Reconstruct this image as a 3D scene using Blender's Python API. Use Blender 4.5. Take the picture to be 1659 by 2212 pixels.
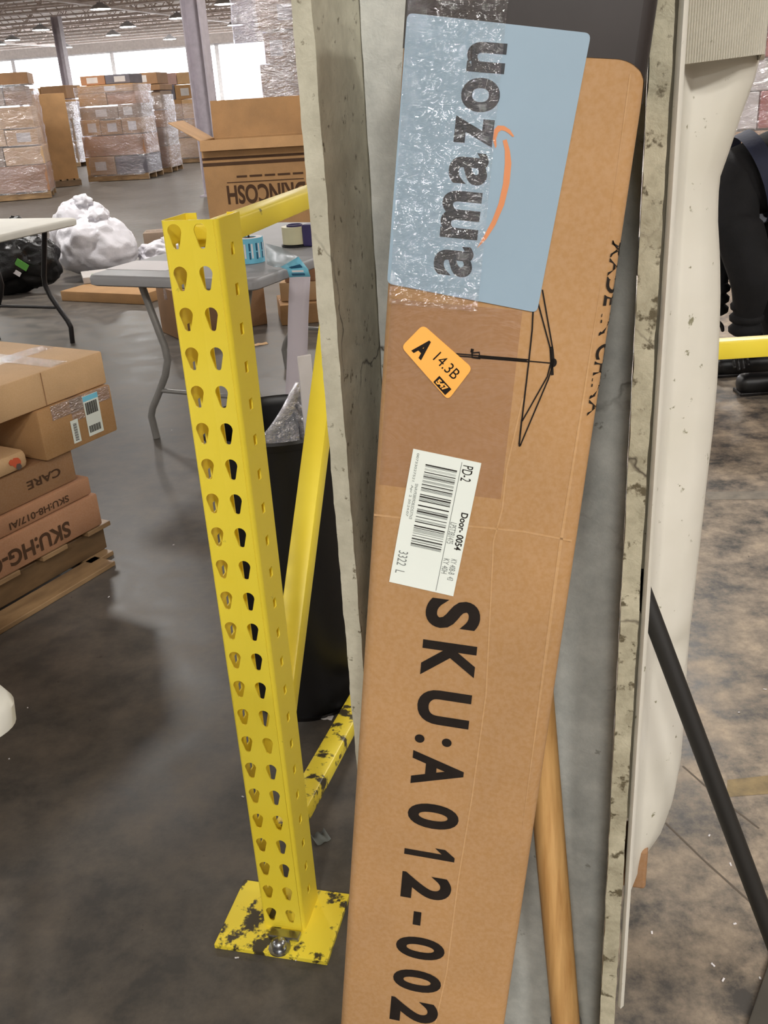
import bpy, bmesh, math, random
from mathutils import Vector, Matrix, noise
random.seed(7)
for o in list(bpy.data.objects): bpy.data.objects.remove(o)
scene = bpy.context.scene
COL = scene.collection

# ------------------------------------------------------------------ camera
W_PX, H_PX, F_PX = 1659.0, 2212.0, 2050.0
PITCH, ROLL, CAM_H = math.radians(24.0), math.radians(3.58), 1.35
CAM = Vector((0, 0, CAM_H))
_up0 = Vector((0, math.sin(PITCH), math.cos(PITCH)))
C_F = Vector((0, math.cos(PITCH), -math.sin(PITCH)))
C_R = Vector((1, 0, 0)) * math.cos(ROLL) - _up0 * math.sin(ROLL)
C_U = Vector((1, 0, 0)) * math.sin(ROLL) + _up0 * math.cos(ROLL)
cam_d = bpy.data.cameras.new('camera'); cam = bpy.data.objects.new('camera', cam_d); COL.objects.link(cam)
cam_d.sensor_fit = 'VERTICAL'; cam_d.sensor_height = 36.0; cam_d.lens = F_PX / H_PX * 36.0
cam_d.clip_start = 0.02; cam_d.clip_end = 300
cam.matrix_world = Matrix(((C_R.x, C_U.x, -C_F.x, CAM.x), (C_R.y, C_U.y, -C_F.y, CAM.y), (C_R.z, C_U.z, -C_F.z, CAM.z), (0, 0, 0, 1)))
scene.camera = cam

# ------------------------------------------------------------------ world, light levels, exposure
LAMP_STRENGTH = 112.0
WINDOW_STRENGTH = 6.5
world = bpy.data.worlds.new('world'); scene.world = world; world.use_nodes = True
world.node_tree.nodes['Background'].inputs[0].default_value = (0.80, 0.88, 1.0, 1)
world.node_tree.nodes['Background'].inputs[1].default_value = 0.35
scene.view_settings.view_transform = 'Standard'; scene.view_settings.look = 'None'
scene.view_settings.exposure = 0.55; scene.view_settings.gamma = 1.0; scene.view_settings.use_curve_mapping = False

# ------------------------------------------------------------------ measuring: a sight line to a surface that stands in the place
def ray(x, y): return C_R * ((x - W_PX / 2) / F_PX) - C_U * ((y - H_PX / 2) / F_PX) + C_F
def on_plane(x, y, p, n):
    d = ray(x, y); return CAM + d * ((p - CAM).dot(n) / d.dot(n))
def on_z(x, y, z=0.0): return on_plane(x, y, Vector((0, 0, z)), Vector((0, 0, 1)))
def at_y(x, y, Y): return on_plane(x, y, Vector((0, Y, 0)), Vector((0, 1, 0)))
def at_depth(x, y, d): return CAM + ray(x, y) * d
Z = Vector((0, 0, 1))
def dirs(deg):
    a = math.radians(deg); return Vector((math.cos(a), math.sin(a), 0)), Vector((-math.sin(a), math.cos(a), 0))

# ------------------------------------------------------------------ materials
def srgb(r, g, b):
    f = lambda c: (c / 255 / 12.92) if c / 255 <= 0.04045 else ((c / 255 + 0.055) / 1.055) ** 2.4
    return (f(r), f(g), f(b), 1)
MATS = {}
class NT:
    def __init__(s, name):
        s.m = bpy.data.materials.new(name); s.m.use_nodes = True; s.t = s.m.node_tree; s.b = s.t.nodes['Principled BSDF']; s.out = s.t.nodes['Material Output']
        MATS[name] = s.m
    def n(s, kind, **kw):
        x = s.t.nodes.new(kind)
        for k, v in kw.items():
            if k in x.inputs: x.inputs[k].default_value = v
            else: setattr(x, k, v)
        return x
    def l(s, a, b): s.t.links.new(a, b)
    def coord(s, scale=(1, 1, 1), kind='Object'):
        c = s.n('ShaderNodeTexCoord'); mp = s.n('ShaderNodeMapping'); mp.inputs['Scale'].default_value = scale
        s.l(c.outputs[kind], mp.inputs['Vector']); return mp.outputs['Vector']
    def noise(s, vec, scale, detail=4, rough=0.55, dist=0.0):
        x = s.n('ShaderNodeTexNoise'); x.inputs['Scale'].default_value = scale; x.inputs['Detail'].default_value = detail
        x.inputs['Roughness'].default_value = rough; x.inputs['Distortion'].default_value = dist; s.l(vec, x.inputs['Vector']); return x.outputs['Fac']
    def ramp(s, fac, stops):
        r = s.n('ShaderNodeValToRGB'); e = r.color_ramp.elements
        while len(e) < len(stops): e.new(0.5)
        for i, (p, c) in enumerate(stops): e[i].position = p; e[i].color = c if len(c) == 4 else (*c, 1)
        s.l(fac, r.inputs['Fac']); return r.outputs['Color']
    def mix(s, fac, a, b):
        x = s.n('ShaderNodeMix'); x.data_type = 'RGBA'
        if isinstance(fac, float): x.inputs[0].default_value = fac
        else: s.l(fac, x.inputs[0])
        for i, v in ((6, a), (7, b)):
            if isinstance(v, tuple): x.inputs[i].default_value = v
            else: s.l(v, x.inputs[i])
        return x.outputs[2]
    def bump(s, h, strength, dist=0.002):
        b = s.n('ShaderNodeBump'); b.inputs['Strength'].default_value = strength; b.inputs['Distance'].default_value = dist
        s.l(h, b.inputs['Height']); s.l(b.outputs['Normal'], s.b.inputs['Normal']); return b
    def set(s, **kw):
        for k, v in kw.items():
            k = k.replace('_', ' ')
            if isinstance(v, (float, int, tuple)): s.b.inputs[k].default_value = v
            else: s.l(v, s.b.inputs[k])
        return s.m
BW = lambda v: (v, v, v, 1)

def plain(name, col, rough=0.5, metal=0.0, mott=0.12, scale=9, bump=0.0, spec=0.5):
    t = NT(name); v = t.coord(); f = t.noise(v, scale)
    d = tuple(c * (1 - mott) for c in col[:3]) + (1,); u = tuple(min(1, c * (1 + mott)) for c in col[:3]) + (1,)
    t.set(Base_Color=t.ramp(f, [(0.3, d), (0.7, u)]), Roughness=rough, Metallic=metal, Specular_IOR_Level=spec)
    if bump: t.bump(t.noise(v, scale * 6, 3), bump, 0.003)
    return t.m
def cardboard(name, col, rough=0.72, wrink=0.25):
    t = NT(name); v = t.coord(); big = t.noise(v, 5, 3); fine = t.noise(t.coord((1, 1, 1)), 260, 2)
    d = tuple(c * 0.86 for c in col[:3]) + (1,); u = tuple(min(1, c * 1.08) for c in col[:3]) + (1,)
    base = t.ramp(big, [(0.3, d), (0.68, u)])
    c2 = t.mix(0.035, base, t.ramp(fine, [(0.35, BW(0.05)), (0.65, BW(0.9))]))
    t.set(Base_Color=c2, Roughness=rough, Specular_IOR_Level=0.35)
    t.bump(t.noise(t.coord((1, 1, 0.45)), 16, 4, 0.6, 0.6), wrink, 0.004)
    return t.m
def yellow_paint(name, dirt):
    t = NT(name); v = t.coord(); f = t.noise(v, 22, 6, 0.65)
    base = t.ramp(t.noise(v, 6), [(0.3, srgb(246, 220, 58)), (0.7, srgb(252, 230, 74))])
    worn = t.ramp(f, [(dirt, BW(1)), (dirt + 0.05, BW(0))])
    col = t.mix(worn, base, srgb(70, 62, 44))
    t.set(Base_Color=col, Roughness=0.38, Specular_IOR_Level=0.5); t.bump(t.noise(v, 60, 3), 0.12, 0.001)
    return t.m
def film(name, fac, rough, scale, tint=(1, 1, 1, 1), strength=1.0, gloss=0.82):
    t = NT(name); tr = t.n('ShaderNodeBsdfTransparent'); tr.inputs['Color'].default_value = tint
    gl = t.n('ShaderNodeBsdfGlossy'); gl.inputs['Roughness'].default_value = rough; gl.inputs['Color'].default_value = (0.95, 0.95, 1, 1)
    di = t.n('ShaderNodeBsdfDiffuse'); di.inputs['Color'].default_value = (0.8, 0.8, 0.82, 1)
    b = t.n('ShaderNodeBump'); b.inputs['Strength'].default_value = strength; b.inputs['Distance'].default_value = 0.02
    t.l(t.noise(t.coord((1, 1, 2.2)), scale, 4, 0.6, 1.2), b.inputs['Height']); t.l(b.outputs[0], gl.inputs['Normal'])
    m1 = t.n('ShaderNodeMixShader'); m1.inputs[0].default_value = gloss; t.l(di.outputs[0], m1.inputs[1]); t.l(gl.outputs[0], m1.inputs[2])
    m = t.n('ShaderNodeMixShader'); m.inputs[0].default_value = fac; t.l(tr.outputs[0], m.inputs[1]); t.l(m1.outputs[0], m.inputs[2])
    t.l(m.outputs[0], t.out.inputs['Surface']); return t.m
def emit(name, col, s):
    t = NT(name); t.b.inputs['Base Color'].default_value = (0, 0, 0, 1); t.b.inputs['Emission Color'].default_value = col; t.b.inputs['Emission Strength'].default_value = s; return t.m

KRAFT = cardboard('kraft_cardboard', srgb(172, 131, 84))
KRAFT_CREASE = cardboard('creased_kraft', srgb(188, 147, 99))
KRAFT_LIGHT = cardboard('light_kraft_cardboard', srgb(205, 168, 124))
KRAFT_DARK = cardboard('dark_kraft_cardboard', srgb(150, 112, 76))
KRAFT_RED = cardboard('reddish_kraft_cardboard', srgb(168, 122, 88))
KRAFT_GREY = cardboard('greyish_kraft_cardboard', srgb(150, 128, 108))
BLACK_INK = plain('black_ink', srgb(32, 26, 22), 0.7, mott=0.25, scale=60, spec=0.2)
BROWN_INK = plain('brown_ink', srgb(78, 56, 40), 0.75, spec=0.2)
GREY_INK = plain('grey_ink', srgb(120, 124, 120), 0.7, spec=0.2)
BLACK_PRINT = plain('black_print', srgb(48, 42, 40), 0.32, mott=0.2, scale=14)
BLUE_LABEL = plain('blue_label_paper', srgb(146, 168, 184), 0.5, mott=0.06, scale=6)
LOGO_GREY = plain('logo_charcoal_ink', srgb(48, 51, 55), 0.55, mott=0.15, scale=120)
LOGO_ORANGE = plain('logo_orange_ink', srgb(216, 140, 92), 0.55)
ORANGE_LABEL = plain('orange_label_paper', srgb(252, 180, 84), 0.5, mott=0.04)
WHITE_LABEL = plain('white_label_paper', srgb(226, 232, 224), 0.5, mott=0.03)
PAPER = plain('white_paper', srgb(232, 228, 230), 0.6, mott=0.03)
YELLOW = yellow_paint('yellow_powder_coat', 0.27)
YELLOW_WORN = yellow_paint('worn_yellow_paint', 0.43)
STEEL = plain('galvanised_steel', srgb(170, 172, 175), 0.28, 1.0, 0.15, 40)
GREY_METAL = plain('grey_painted_tube', srgb(138, 136, 132), 0.4, 0.2)
BLACK_METAL = plain('black_painted_tube', srgb(26, 22, 22), 0.4, 0.2)
BLACK_PLASTIC = plain('black_plastic', srgb(14, 13, 14), 0.42)
BLACK_POLE = plain('black_matte_pole', srgb(24, 22, 19), 0.5)
GREY_PLASTIC = plain('grey_table_plastic', srgb(150, 150, 152), 0.5, mott=0.05)
WHITE_PLASTIC = plain('white_table_plastic', srgb(218, 216, 206), 0.42, mott=0.04)
CREAM_TAPE = plain('cream_tape_roll', srgb(214, 208, 172), 0.35, mott=0.05)
PURPLE = plain('purple_plastic', srgb(58, 48, 96), 0.4)
CYAN = plain('cyan_label_paper', srgb(118, 196, 222), 0.5, mott=0.05)
CYAN_INK = plain('dark_cyan_ink', srgb(22, 84, 118), 0.5)
GREEN = plain('green_label', srgb(96, 168, 70), 0.5)
BAG_BLACK = plain('black_bag_plastic', srgb(18, 18, 19), 0.25, mott=0.3, scale=18, bump=0.9)
BAG_WHITE = plain('white_bag_plastic', srgb(222, 220, 226), 0.35, mott=0.05, scale=12, bump=0.6)
CLOTH_BLACK = plain('black_cloth', srgb(17, 17, 20), 0.85, mott=0.3, scale=14, bump=0.4)
NAVY_SHEEN = plain('navy_cloth_sheen', srgb(32, 38, 62), 0.7, mott=0.25, scale=10, bump=0.4)
SKIN = plain('skin', srgb(150, 104, 80), 0.55)
HAIR = plain('dark_hair', srgb(24, 20, 18), 0.6)
PINK_BOX = cardboard('pinkish_printed_carton', srgb(196, 160, 150))
GREY_BOX = cardboard('grey_printed_carton', srgb(104, 100, 108))
WHITE_BOX = cardboard('white_printed_carton', srgb(206, 200, 196))
RED_BOX = cardboard('red_printed_carton', srgb(170, 84, 78))
FILM = film('stretch_film', 0.30, 0.16, 7, (0.97, 0.97, 1, 1), 1.0)
FILM_BLUE = film('bluish_stretch_film', 0.62, 0.2, 9, (0.86, 0.88, 1, 1), 1.0)
TAPE = film('clear_tape', 0.13, 0.04, 60, (0.99, 0.99, 0.98, 1), 0.35, 0.97)
FLAT_TAPE = film('smooth_brown_tape', 0.10, 0.30, 14, (0.93, 0.88, 0.84, 1), 0.15)
BROWN_TAPE = film('brown_packing_tape', 0.22, 0.12, 40, (0.94, 0.90, 0.84, 1), 0.4)
LAMP_GLOW = emit('lamp_glow', (1.0, 0.97, 0.93, 1), LAMP_STRENGTH)
DAYLIGHT = emit('daylit_glazing', (0.93, 0.96, 1.0, 1), WINDOW_STRENGTH)

def make_wood(name, a, b, scale):
    t = NT(name); v = t.coord((1, 1, 0.06) if scale > 50 else (0.25, 1, 1)); f = t.noise(v, scale, 5, 0.6, 0.4)
    t.set(Base_Color=t.ramp(f, [(0.3, a), (0.7, b)]), Roughness=0.45); t.bump(f, 0.1, 0.001); return t.m
WOOD_HANDLE = make_wood('varnished_wood', srgb(190, 142, 84), srgb(222, 178, 116), 130)
PALLET_WOOD = make_wood('pallet_wood', srgb(120, 94, 66), srgb(178, 146, 106), 14)
PALLET_DARK = make_wood('dark_pallet_wood', srgb(84, 66, 46), srgb(124, 98, 68), 14)

def column_paint(name, lo, hi, chip, chipcol, cs=46):
    t = NT(name); v = t.coord(); n1 = t.noise(v, 22, 6, 0.7)
    base = t.ramp(n1, [(0.28, lo), (0.66, hi)])
    ch = t.ramp(t.noise(v, cs, 5, 0.62), [(chip, BW(1)), (chip + 0.06, BW(0))])
    c = t.mix(ch, base, chipcol)
    ru = t.ramp(t.noise(t.coord((1, 1, 0.5)), 23, 4, 0.6), [(0.72, BW(0)), (0.78, BW(1))])
    c = t.mix(ru, c, srgb(150, 96, 56))
    vo = t.n('ShaderNodeTexVoronoi'); vo.feature = 'DISTANCE_TO_EDGE'; vo.inputs['Scale'].default_value = 6.0
    wp = t.n('ShaderNodeVectorMath'); wp.operation = 'ADD'; nz = t.n('ShaderNodeTexNoise'); nz.inputs['Scale'].default_value = 18.0; nz.inputs['Detail'].default_value = 4.0; t.l(v, nz.inputs['Vector'])
    sc = t.n('ShaderNodeVectorMath'); sc.operation = 'SCALE'; sc.inputs['Scale'].default_value = 0.09; t.l(nz.outputs['Color'], sc.inputs[0]); t.l(v, wp.inputs[0]); t.l(sc.outputs[0], wp.inputs[1]); t.l(wp.outputs[0], vo.inputs['Vector'])
    ck = t.ramp(vo.outputs['Distance'], [(0.0, BW(1)), (0.016, BW(0))]); mk_ = t.ramp(t.noise(v, 3.1, 2), [(0.50, BW(0)), (0.57, BW(1))])
    mm = t.n('ShaderNodeMath'); mm.operation = 'MULTIPLY'; t.l(ck, mm.inputs[0]); t.l(mk_, mm.inputs[1])
    c = t.mix(mm.outputs[0], c, srgb(74, 66, 54))
    t.set(Base_Color=c, Roughness=0.55, Specular_IOR_Level=0.4)
    t.bump(t.noise(v, 90, 6, 0.7, 0.5), 0.5, 0.002); return t.m
COL_PAINT = column_paint('cracked_grey_white_paint', srgb(176, 179, 174), srgb(214, 215, 208), 0.27, srgb(110, 106, 92), 40)
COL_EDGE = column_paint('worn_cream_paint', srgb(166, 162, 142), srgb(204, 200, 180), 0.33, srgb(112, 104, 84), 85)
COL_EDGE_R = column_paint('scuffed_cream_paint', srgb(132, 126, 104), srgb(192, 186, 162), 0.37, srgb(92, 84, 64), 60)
FAR_COL = plain('far_column_paint', srgb(176, 168, 176), 0.5)
def guard_mat():
    t = NT('dirty_white_sheet'); v = t.coord(); n1 = t.noise(v, 5, 4)
    base = t.ramp(n1, [(0.3, srgb(198, 194, 180)), (0.7, srgb(216, 212, 202))])
    sp = t.ramp(t.noise(v, 75, 5, 0.6), [(0.29, BW(1)), (0.33, BW(0))])
    c = t.mix(sp, base, srgb(128, 124, 100))
    sm = t.ramp(t.noise(t.coord((1, 1, 0.6)), 8, 4, 0.6), [(0.66, BW(0)), (0.80, BW(1))])
    c = t.mix(sm, c, srgb(176, 168, 136))
    t.set(Base_Color=c, Roughness=0.5); t.bump(t.noise(v, 9, 3, 0.5, 0.8), 0.25, 0.006); return t.m
GUARD = guard_mat()
def floor_mat():
    t = NT('polished_concrete'); v = t.coord()
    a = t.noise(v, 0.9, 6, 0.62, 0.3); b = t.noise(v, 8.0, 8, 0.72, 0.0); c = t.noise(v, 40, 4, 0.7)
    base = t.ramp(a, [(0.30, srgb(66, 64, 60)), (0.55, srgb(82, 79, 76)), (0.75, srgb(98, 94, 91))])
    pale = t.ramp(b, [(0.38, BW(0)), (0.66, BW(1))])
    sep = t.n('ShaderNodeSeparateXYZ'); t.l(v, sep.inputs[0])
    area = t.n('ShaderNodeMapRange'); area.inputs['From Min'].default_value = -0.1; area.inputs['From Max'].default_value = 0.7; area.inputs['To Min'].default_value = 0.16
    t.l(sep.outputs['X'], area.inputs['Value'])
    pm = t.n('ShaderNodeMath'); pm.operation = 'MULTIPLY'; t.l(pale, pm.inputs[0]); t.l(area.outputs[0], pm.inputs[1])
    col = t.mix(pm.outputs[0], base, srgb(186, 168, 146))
    sp = t.ramp(c, [(0.26, BW(1)), (0.33, BW(0))])
    col = t.mix(sp, col, srgb(64, 58, 54))
    t.set(Base_Color=col, Specular_IOR_Level=0.20)
    t.l(t.ramp(b, [(0.3, BW(0.30)), (0.7, BW(0.46))]), t.b.inputs['Roughness'])
    t.bump(t.noise(v, 120, 3), 0.05, 0.001); return t.m
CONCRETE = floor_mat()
CEIL = plain('ceiling_deck', srgb(226, 218, 212), 0.7)
JOIST = plain('joist_paint', srgb(206, 194, 188), 0.6)
WALL = plain('wall_panel', srgb(196, 190, 186), 0.75)
FADED_LINE = plain('faded_yellow_line', srgb(138, 118, 78), 0.5, mott=0.35, scale=30)

# ------------------------------------------------------------------ mesh building
ROOTM = {}
def tag(o, label, cat, group=None):
    o['label'] = label; o['category'] = cat
    if group: o['group'] = group
    return o
def thing(name, label, cat, loc=(0, 0, 0), rotz=0.0, group=None):
    o = bpy.data.objects.new(name, None); COL.objects.link(o); o.empty_display_size = 0.05
    o.location = loc; o.rotation_euler = (0, 0, rotz)
    ROOTM[o] = Matrix.Translation(Vector(loc)) @ Matrix.Rotation(rotz, 4, 'Z')
    return tag(o, label, cat, group)
class MB:
    """collects geometry in world coordinates, builds one mesh object"""
    def __init__(s): s.bm = bmesh.new()
    def verts(s, pts): return [s.bm.verts.new(p) for p in pts]
    def face(s, vs):
        try: return s.bm.faces.new(vs)
        except ValueError: return None
    def poly(s, pts): s.face(s.verts(pts)); return s
    def obox(s, c, ax, ay, az, sx, sy, sz, r=0.0, seg=2):
        """box centred at c with unit axes and full sizes"""
        m = Matrix.Identity(4)
        for i, (a, k) in enumerate(((ax, sx), (ay, sy), (az, sz))):
            for j in range(3): m[j][i] = a[j] * k
        for j in range(3): m[j][3] = c[j]
        if r <= 0:
            bmesh.ops.create_cube(s.bm, size=1.0, matrix=m); return s
        t = bmesh.new(); bmesh.ops.create_cube(t, size=1.0)
        for v in t.verts: v.co = Vector((v.co.x * sx, v.co.y * sy, v.co.z * sz))
        bmesh.ops.bevel(t, geom=list(t.edges), offset=r, segments=seg, affect='EDGES', profile=0.5)
        rot = Matrix.Identity(4)
        for i, a in enumerate((ax, ay, az)):
            for j in range(3): rot[j][i] = a[j]
        rot.translation = Vector(c); t.transform(rot); s.join(t); return s
    def box(s, x0, x1, y0, y1, z0, z1, r=0.0):
        return s.obox(((x0 + x1) / 2, (y0 + y1) / 2, (z0 + z1) / 2), Vector((1, 0, 0)), Vector((0, 1, 0)), Z, x1 - x0, y1 - y0, z1 - z0, r)
    def join(s, t):
        me = bpy.data.meshes.new('tmp'); t.to_mesh(me); t.free(); s.bm.from_mesh(me); bpy.data.meshes.remove(me)
    def join_mesh(s, me, m=None):
        t = bmesh.new(); t.from_mesh(me)
        if m: t.transform(m)
        s.join(t); return s
    def tube(s, pts, r, n=12, cap=True, radii=None):
        pts = [Vector(p) for p in pts]; rings = []; prev = None
        for i, p in enumerate(pts):
            d = (pts[min(i + 1, len(pts) - 1)] - pts[max(i - 1, 0)]).normalized()
            a = prev - d * prev.dot(d) if prev else d.cross(Z if abs(d.z) < 0.9 else Vector((1, 0, 0)))
            a.normalize(); prev = a; b = d.cross(a); rr = radii[i] if radii else r
            rings.append(s.verts([p + a * rr * math.cos(2 * math.pi * k / n) + b * rr * math.sin(2 * math.pi * k / n) for k in range(n)]))
        for A, B in zip(rings, rings[1:]):
            for k in range(n): s.face((A[k], A[(k + 1) % n], B[(k + 1) % n], B[k]))
        if cap: s.face(rings[0][::-1]); s.face(rings[-1])
        return s
    def lathe(s, c, prof, n=32, cap0=False, cap1=False):
        rings = [s.verts([Vector(c) + Vector((r * math.cos(2 * math.pi * k / n), r * math.sin(2 * math.pi * k / n), z)) for k in range(n)]) for r, z in prof]
        for A, B in zip(rings, rings[1:]):
            for k in range(n): s.face((A[k], A[(k + 1) % n], B[(k + 1) % n], B[k]))
        if cap0: s.face(rings[0][::-1])
        if cap1: s.face(rings[-1])
        return s
    def prism(s, pts, ex):
        a = s.verts(pts); b = s.verts([Vector(p) + ex for p in pts]); n = len(a)
        s.face(a[::-1]); s.face(b)
        for k in range(n): s.face((a[k], a[(k + 1) % n], b[(k + 1) % n], b[k]))
        return s
    def loft(s, rows, close=False):
        R = [s.verts(r) for r in rows]
        for A, B in zip(R, R[1:]):
            m = len(A)
            for k in range(m if close else m - 1): s.face((A[k], A[(k + 1) % m], B[(k + 1) % m], B[k]))
        return s
    def build(s, name, mat, parent=None, smooth=False, angle=None):
        if parent is not None and parent in ROOTM: s.bm.transform(ROOTM[parent].inverted())
        bmesh.ops.recalc_face_normals(s.bm, faces=s.bm.faces)
        me = bpy.data.meshes.new(name); s.bm.to_mesh(me); s.bm.free(); me.materials.append(mat)
        if smooth:
            for p in me.polygons: p.use_smooth = True
            if angle:
                try: me.set_sharp_from_angle(angle=math.radians(angle))
                except Exception: pass
        o = bpy.data.objects.new(name, me); COL.objects.link(o)
        if parent is not None:
            o.parent = parent
            if parent not in ROOTM: ROOTM[o] = Matrix.Identity(4)
            else: ROOTM[o] = ROOTM[parent]
        return o
def struct(name, mb, mat, **k):
    o = mb.build(name, mat, **k); o['kind'] = 'structure'; return o
def copy_tree(o, parent=None):
    c = o.copy(); COL.objects.link(c); c.parent = parent
    for ch in list(o.children): copy_tree(ch, c)
    return c

TXT = {}
def text_mesh(s, bold):
    key = (s, bold)
    if key in TXT: return TXT[key]
    cu = bpy.data.curves.new('t', 'FONT'); cu.body = s; cu.size = 1.0; cu.offset = bold; cu.resolution_u = 6
    ob = bpy.data.objects.new('t', cu); COL.objects.link(ob)
    dg = bpy.context.evaluated_depsgraph_get(); me = bpy.data.meshes.new_from_object(ob.evaluated_get(dg))
    bpy.data.objects.remove(ob); bpy.data.curves.remove(cu)
    xs = [v.co.x for v in me.vertices]; ys = [v.co.y for v in me.vertices]
    TXT[key] = (me, min(xs), max(xs), min(ys), max(ys)); return TXT[key]
def add_text(mb, s, O, X, Y, w, h, bold=0.0):
    """lettering fitted to a w x h rectangle whose lower left corner is O"""
    me, x0, x1, y0, y1 = text_mesh(s, bold)
    t = bmesh.new(); t.from_mesh(me)
    for v in t.verts: v.co = O + X * ((v.co.x - x0) / (x1 - x0) * w) + Y * ((v.co.y - y0) / (y1 - y0) * h)
    mb.join(t); return mb
def curve_plate(outer, holes, th):
    cu = bpy.data.curves.new('p', 'CURVE'); cu.dimensions = '2D'; cu.fill_mode = 'BOTH'; cu.extrude = th / 2
    for pts in [outer] + holes:
        sp = cu.splines.new('POLY'); sp.points.add(len(pts) - 1); sp.use_cyclic_u = True
        for p, q in zip(sp.points, pts): p.co = (q[0], q[1], 0, 1)
    ob = bpy.data.objects.new('p', cu); COL.objects.link(ob)
    dg = bpy.context.evaluated_depsgraph_get(); me = bpy.data.meshes.new_from_object(ob.evaluated_get(dg))
    bpy.data.objects.remove(ob); bpy.data.curves.remove(cu); return me
def basis(O, X, Y, N):
    m = Matrix.Identity(4)
    for i, a in enumerate((X, Y, N)):
        for j in range(3): m[j][i] = a[j]
    m.translation = O; return m
def ribbon(mb, pts, w, f):
    """flat stroke through 2d points, f maps 2d to 3d"""
    L, R = [], []
    for i, p in enumerate(pts):
        a = Vector(pts[max(i - 1, 0)]); b = Vector(pts[min(i + 1, len(pts) - 1)]); d = (b - a).normalized(); n = Vector((-d.y, d.x))
        L.append(f(*(Vector(p) + n * w / 2))); R.append(f(*(Vector(p) - n * w / 2)))
    mb.loft([L, R]); return mb
def round_poly(corners, r, n=5):
    out = []; m = len(corners)
    for i in range(m):
        p = Vector(corners[i]); a = (Vector(corners[i - 1]) - p).normalized(); b = (Vector(corners[(i + 1) % m]) - p).normalized()
        for k in range(n + 1):
            t = k / n; q = (p + a * r) * (1 - t) ** 2 + p * 2 * t * (1 - t) + (p + b * r) * t * t; out.append(q)
    return out

# ================================================================== THE BUILDING
BU, BV = dirs(-15.0)
def b3(u, v, z): return BU * u + BV * v + Z * z
U0, U1, V0, V1, ZC = -46.0, 16.0, -14.0, 46.0, 4.75
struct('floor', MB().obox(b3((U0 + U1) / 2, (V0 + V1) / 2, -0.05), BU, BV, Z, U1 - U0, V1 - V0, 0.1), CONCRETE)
ceiling = struct('ceiling', MB().obox(b3((U0 + U1) / 2, (V0 + V1) / 2, ZC + 0.05), BU, BV, Z, U1 - U0, V1 - V0, 0.1), CEIL)
struct('wall_left', MB().obox(b3(U0 - 0.1, (V0 + V1) / 2, ZC / 2), BU, BV, Z, 0.2, V1 - V0, ZC), WALL)
struct('wall_right', MB().obox(b3(U1 + 0.1, (V0 + V1) / 2, ZC / 2), BU, BV, Z, 0.2, V1 - V0, ZC), WALL)
struct('wall_front', MB().obox(b3((U0 + U1) / 2, V0 - 0.1, ZC / 2), BU, BV, Z, U1 - U0, 0.2, ZC), WALL)
WZ0, WZ1 = 0.9, 3.72
wb = MB().obox(b3((U0 + U1) / 2, V1 + 0.1, WZ0 / 2), BU, BV, Z, U1 - U0, 0.2, WZ0)
wb.obox(b3((U0 + U1) / 2, V1 + 0.1, (ZC + WZ1) / 2), BU, BV, Z, U1 - U0, 0.2, ZC - WZ1)
wb.obox(b3((-8.0 + U1) / 2, V1 + 0.1, (WZ0 + WZ1) / 2), BU, BV, Z, U1 + 8.0, 0.2, WZ1 - WZ0)
struct('wall_back', wb, WALL)
bay = 5.4; k = 0; u = U0
while u < -8.5:
    w = min(bay, -8.0 - u); k += 1
    fr = MB()
    for a in (0.0, w - 0.10): fr.obox(b3(u + a + 0.05, V1 + 0.1, (WZ0 + WZ1) / 2), BU, BV, Z, 0.10, 0.16, WZ1 - WZ0)
    fr.obox(b3(u + w / 2, V1 + 0.1, WZ0 + 0.04), BU, BV, Z, w, 0.16, 0.08); fr.obox(b3(u + w / 2, V1 + 0.1, WZ1 - 0.04), BU, BV, Z, w, 0.16, 0.08)
    wo = struct('window_%d' % k, fr, plain('window_frame_%d' % k, srgb(225, 225, 228), 0.5))
    MB().obox(b3(u + w / 2, V1 + 0.12, (WZ0 + WZ1) / 2), BU, BV, Z, w - 0.2, 0.02, WZ1 - WZ0 - 0.16).build('pane', DAYLIGHT, wo)
    u += w
# roof joists: open web trusses across the hall, girders along it
def joist_mesh():
    mb = MB(); x0, x1 = -34.0, 12.0; zt, zb = ZC - 0.06, ZC - 0.66
    for z, h in ((zt, 0.07), (zb, 0.06)): mb.box(x0, x1, -0.05, 0.05, z - h / 2, z + h / 2)
    x = x0; up = True
    while x < x1 - 0.01:
        a = Vector((x, 0, zb if up else zt)); b = Vector((x + 0.62, 0, zt if up else zb)); mb.tube([a, b], 0.018, 5, False); x += 0.62; up = not up
    return mb
j0 = joist_mesh().build('joist', JOIST, ceiling)
j0.parent = ceiling; jrot = math.radians(-15)
for i in range(32):
    j = j0 if i == 0 else j0.copy()
    if i: COL.objects.link(j)
    p = b3(0, 27.6 + (i - 21) * 1.7, 0); j.location = p; j.rotation_euler = (0, 0, jrot)
for u_ in (-26.4, -15.4, -4.4, 6.6):
    mb = MB()
    for z_ in (ZC - 0.68, ZC - 0.10): mb.obox(b3(u_, 24, z_), BU, BV, Z, 0.16, 42, 0.09)
    vv = 3.5; up = True
    while vv < 44.5:
        mb.tube([b3(u_, vv, ZC - (0.68 if up else 0.1)), b3(u_, vv + 1.1, ZC - (0.1 if up else 0.68))], 0.03, 5, False); vv += 1.1; up = not up
    mb.build('girder', JOIST, ceiling)

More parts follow.
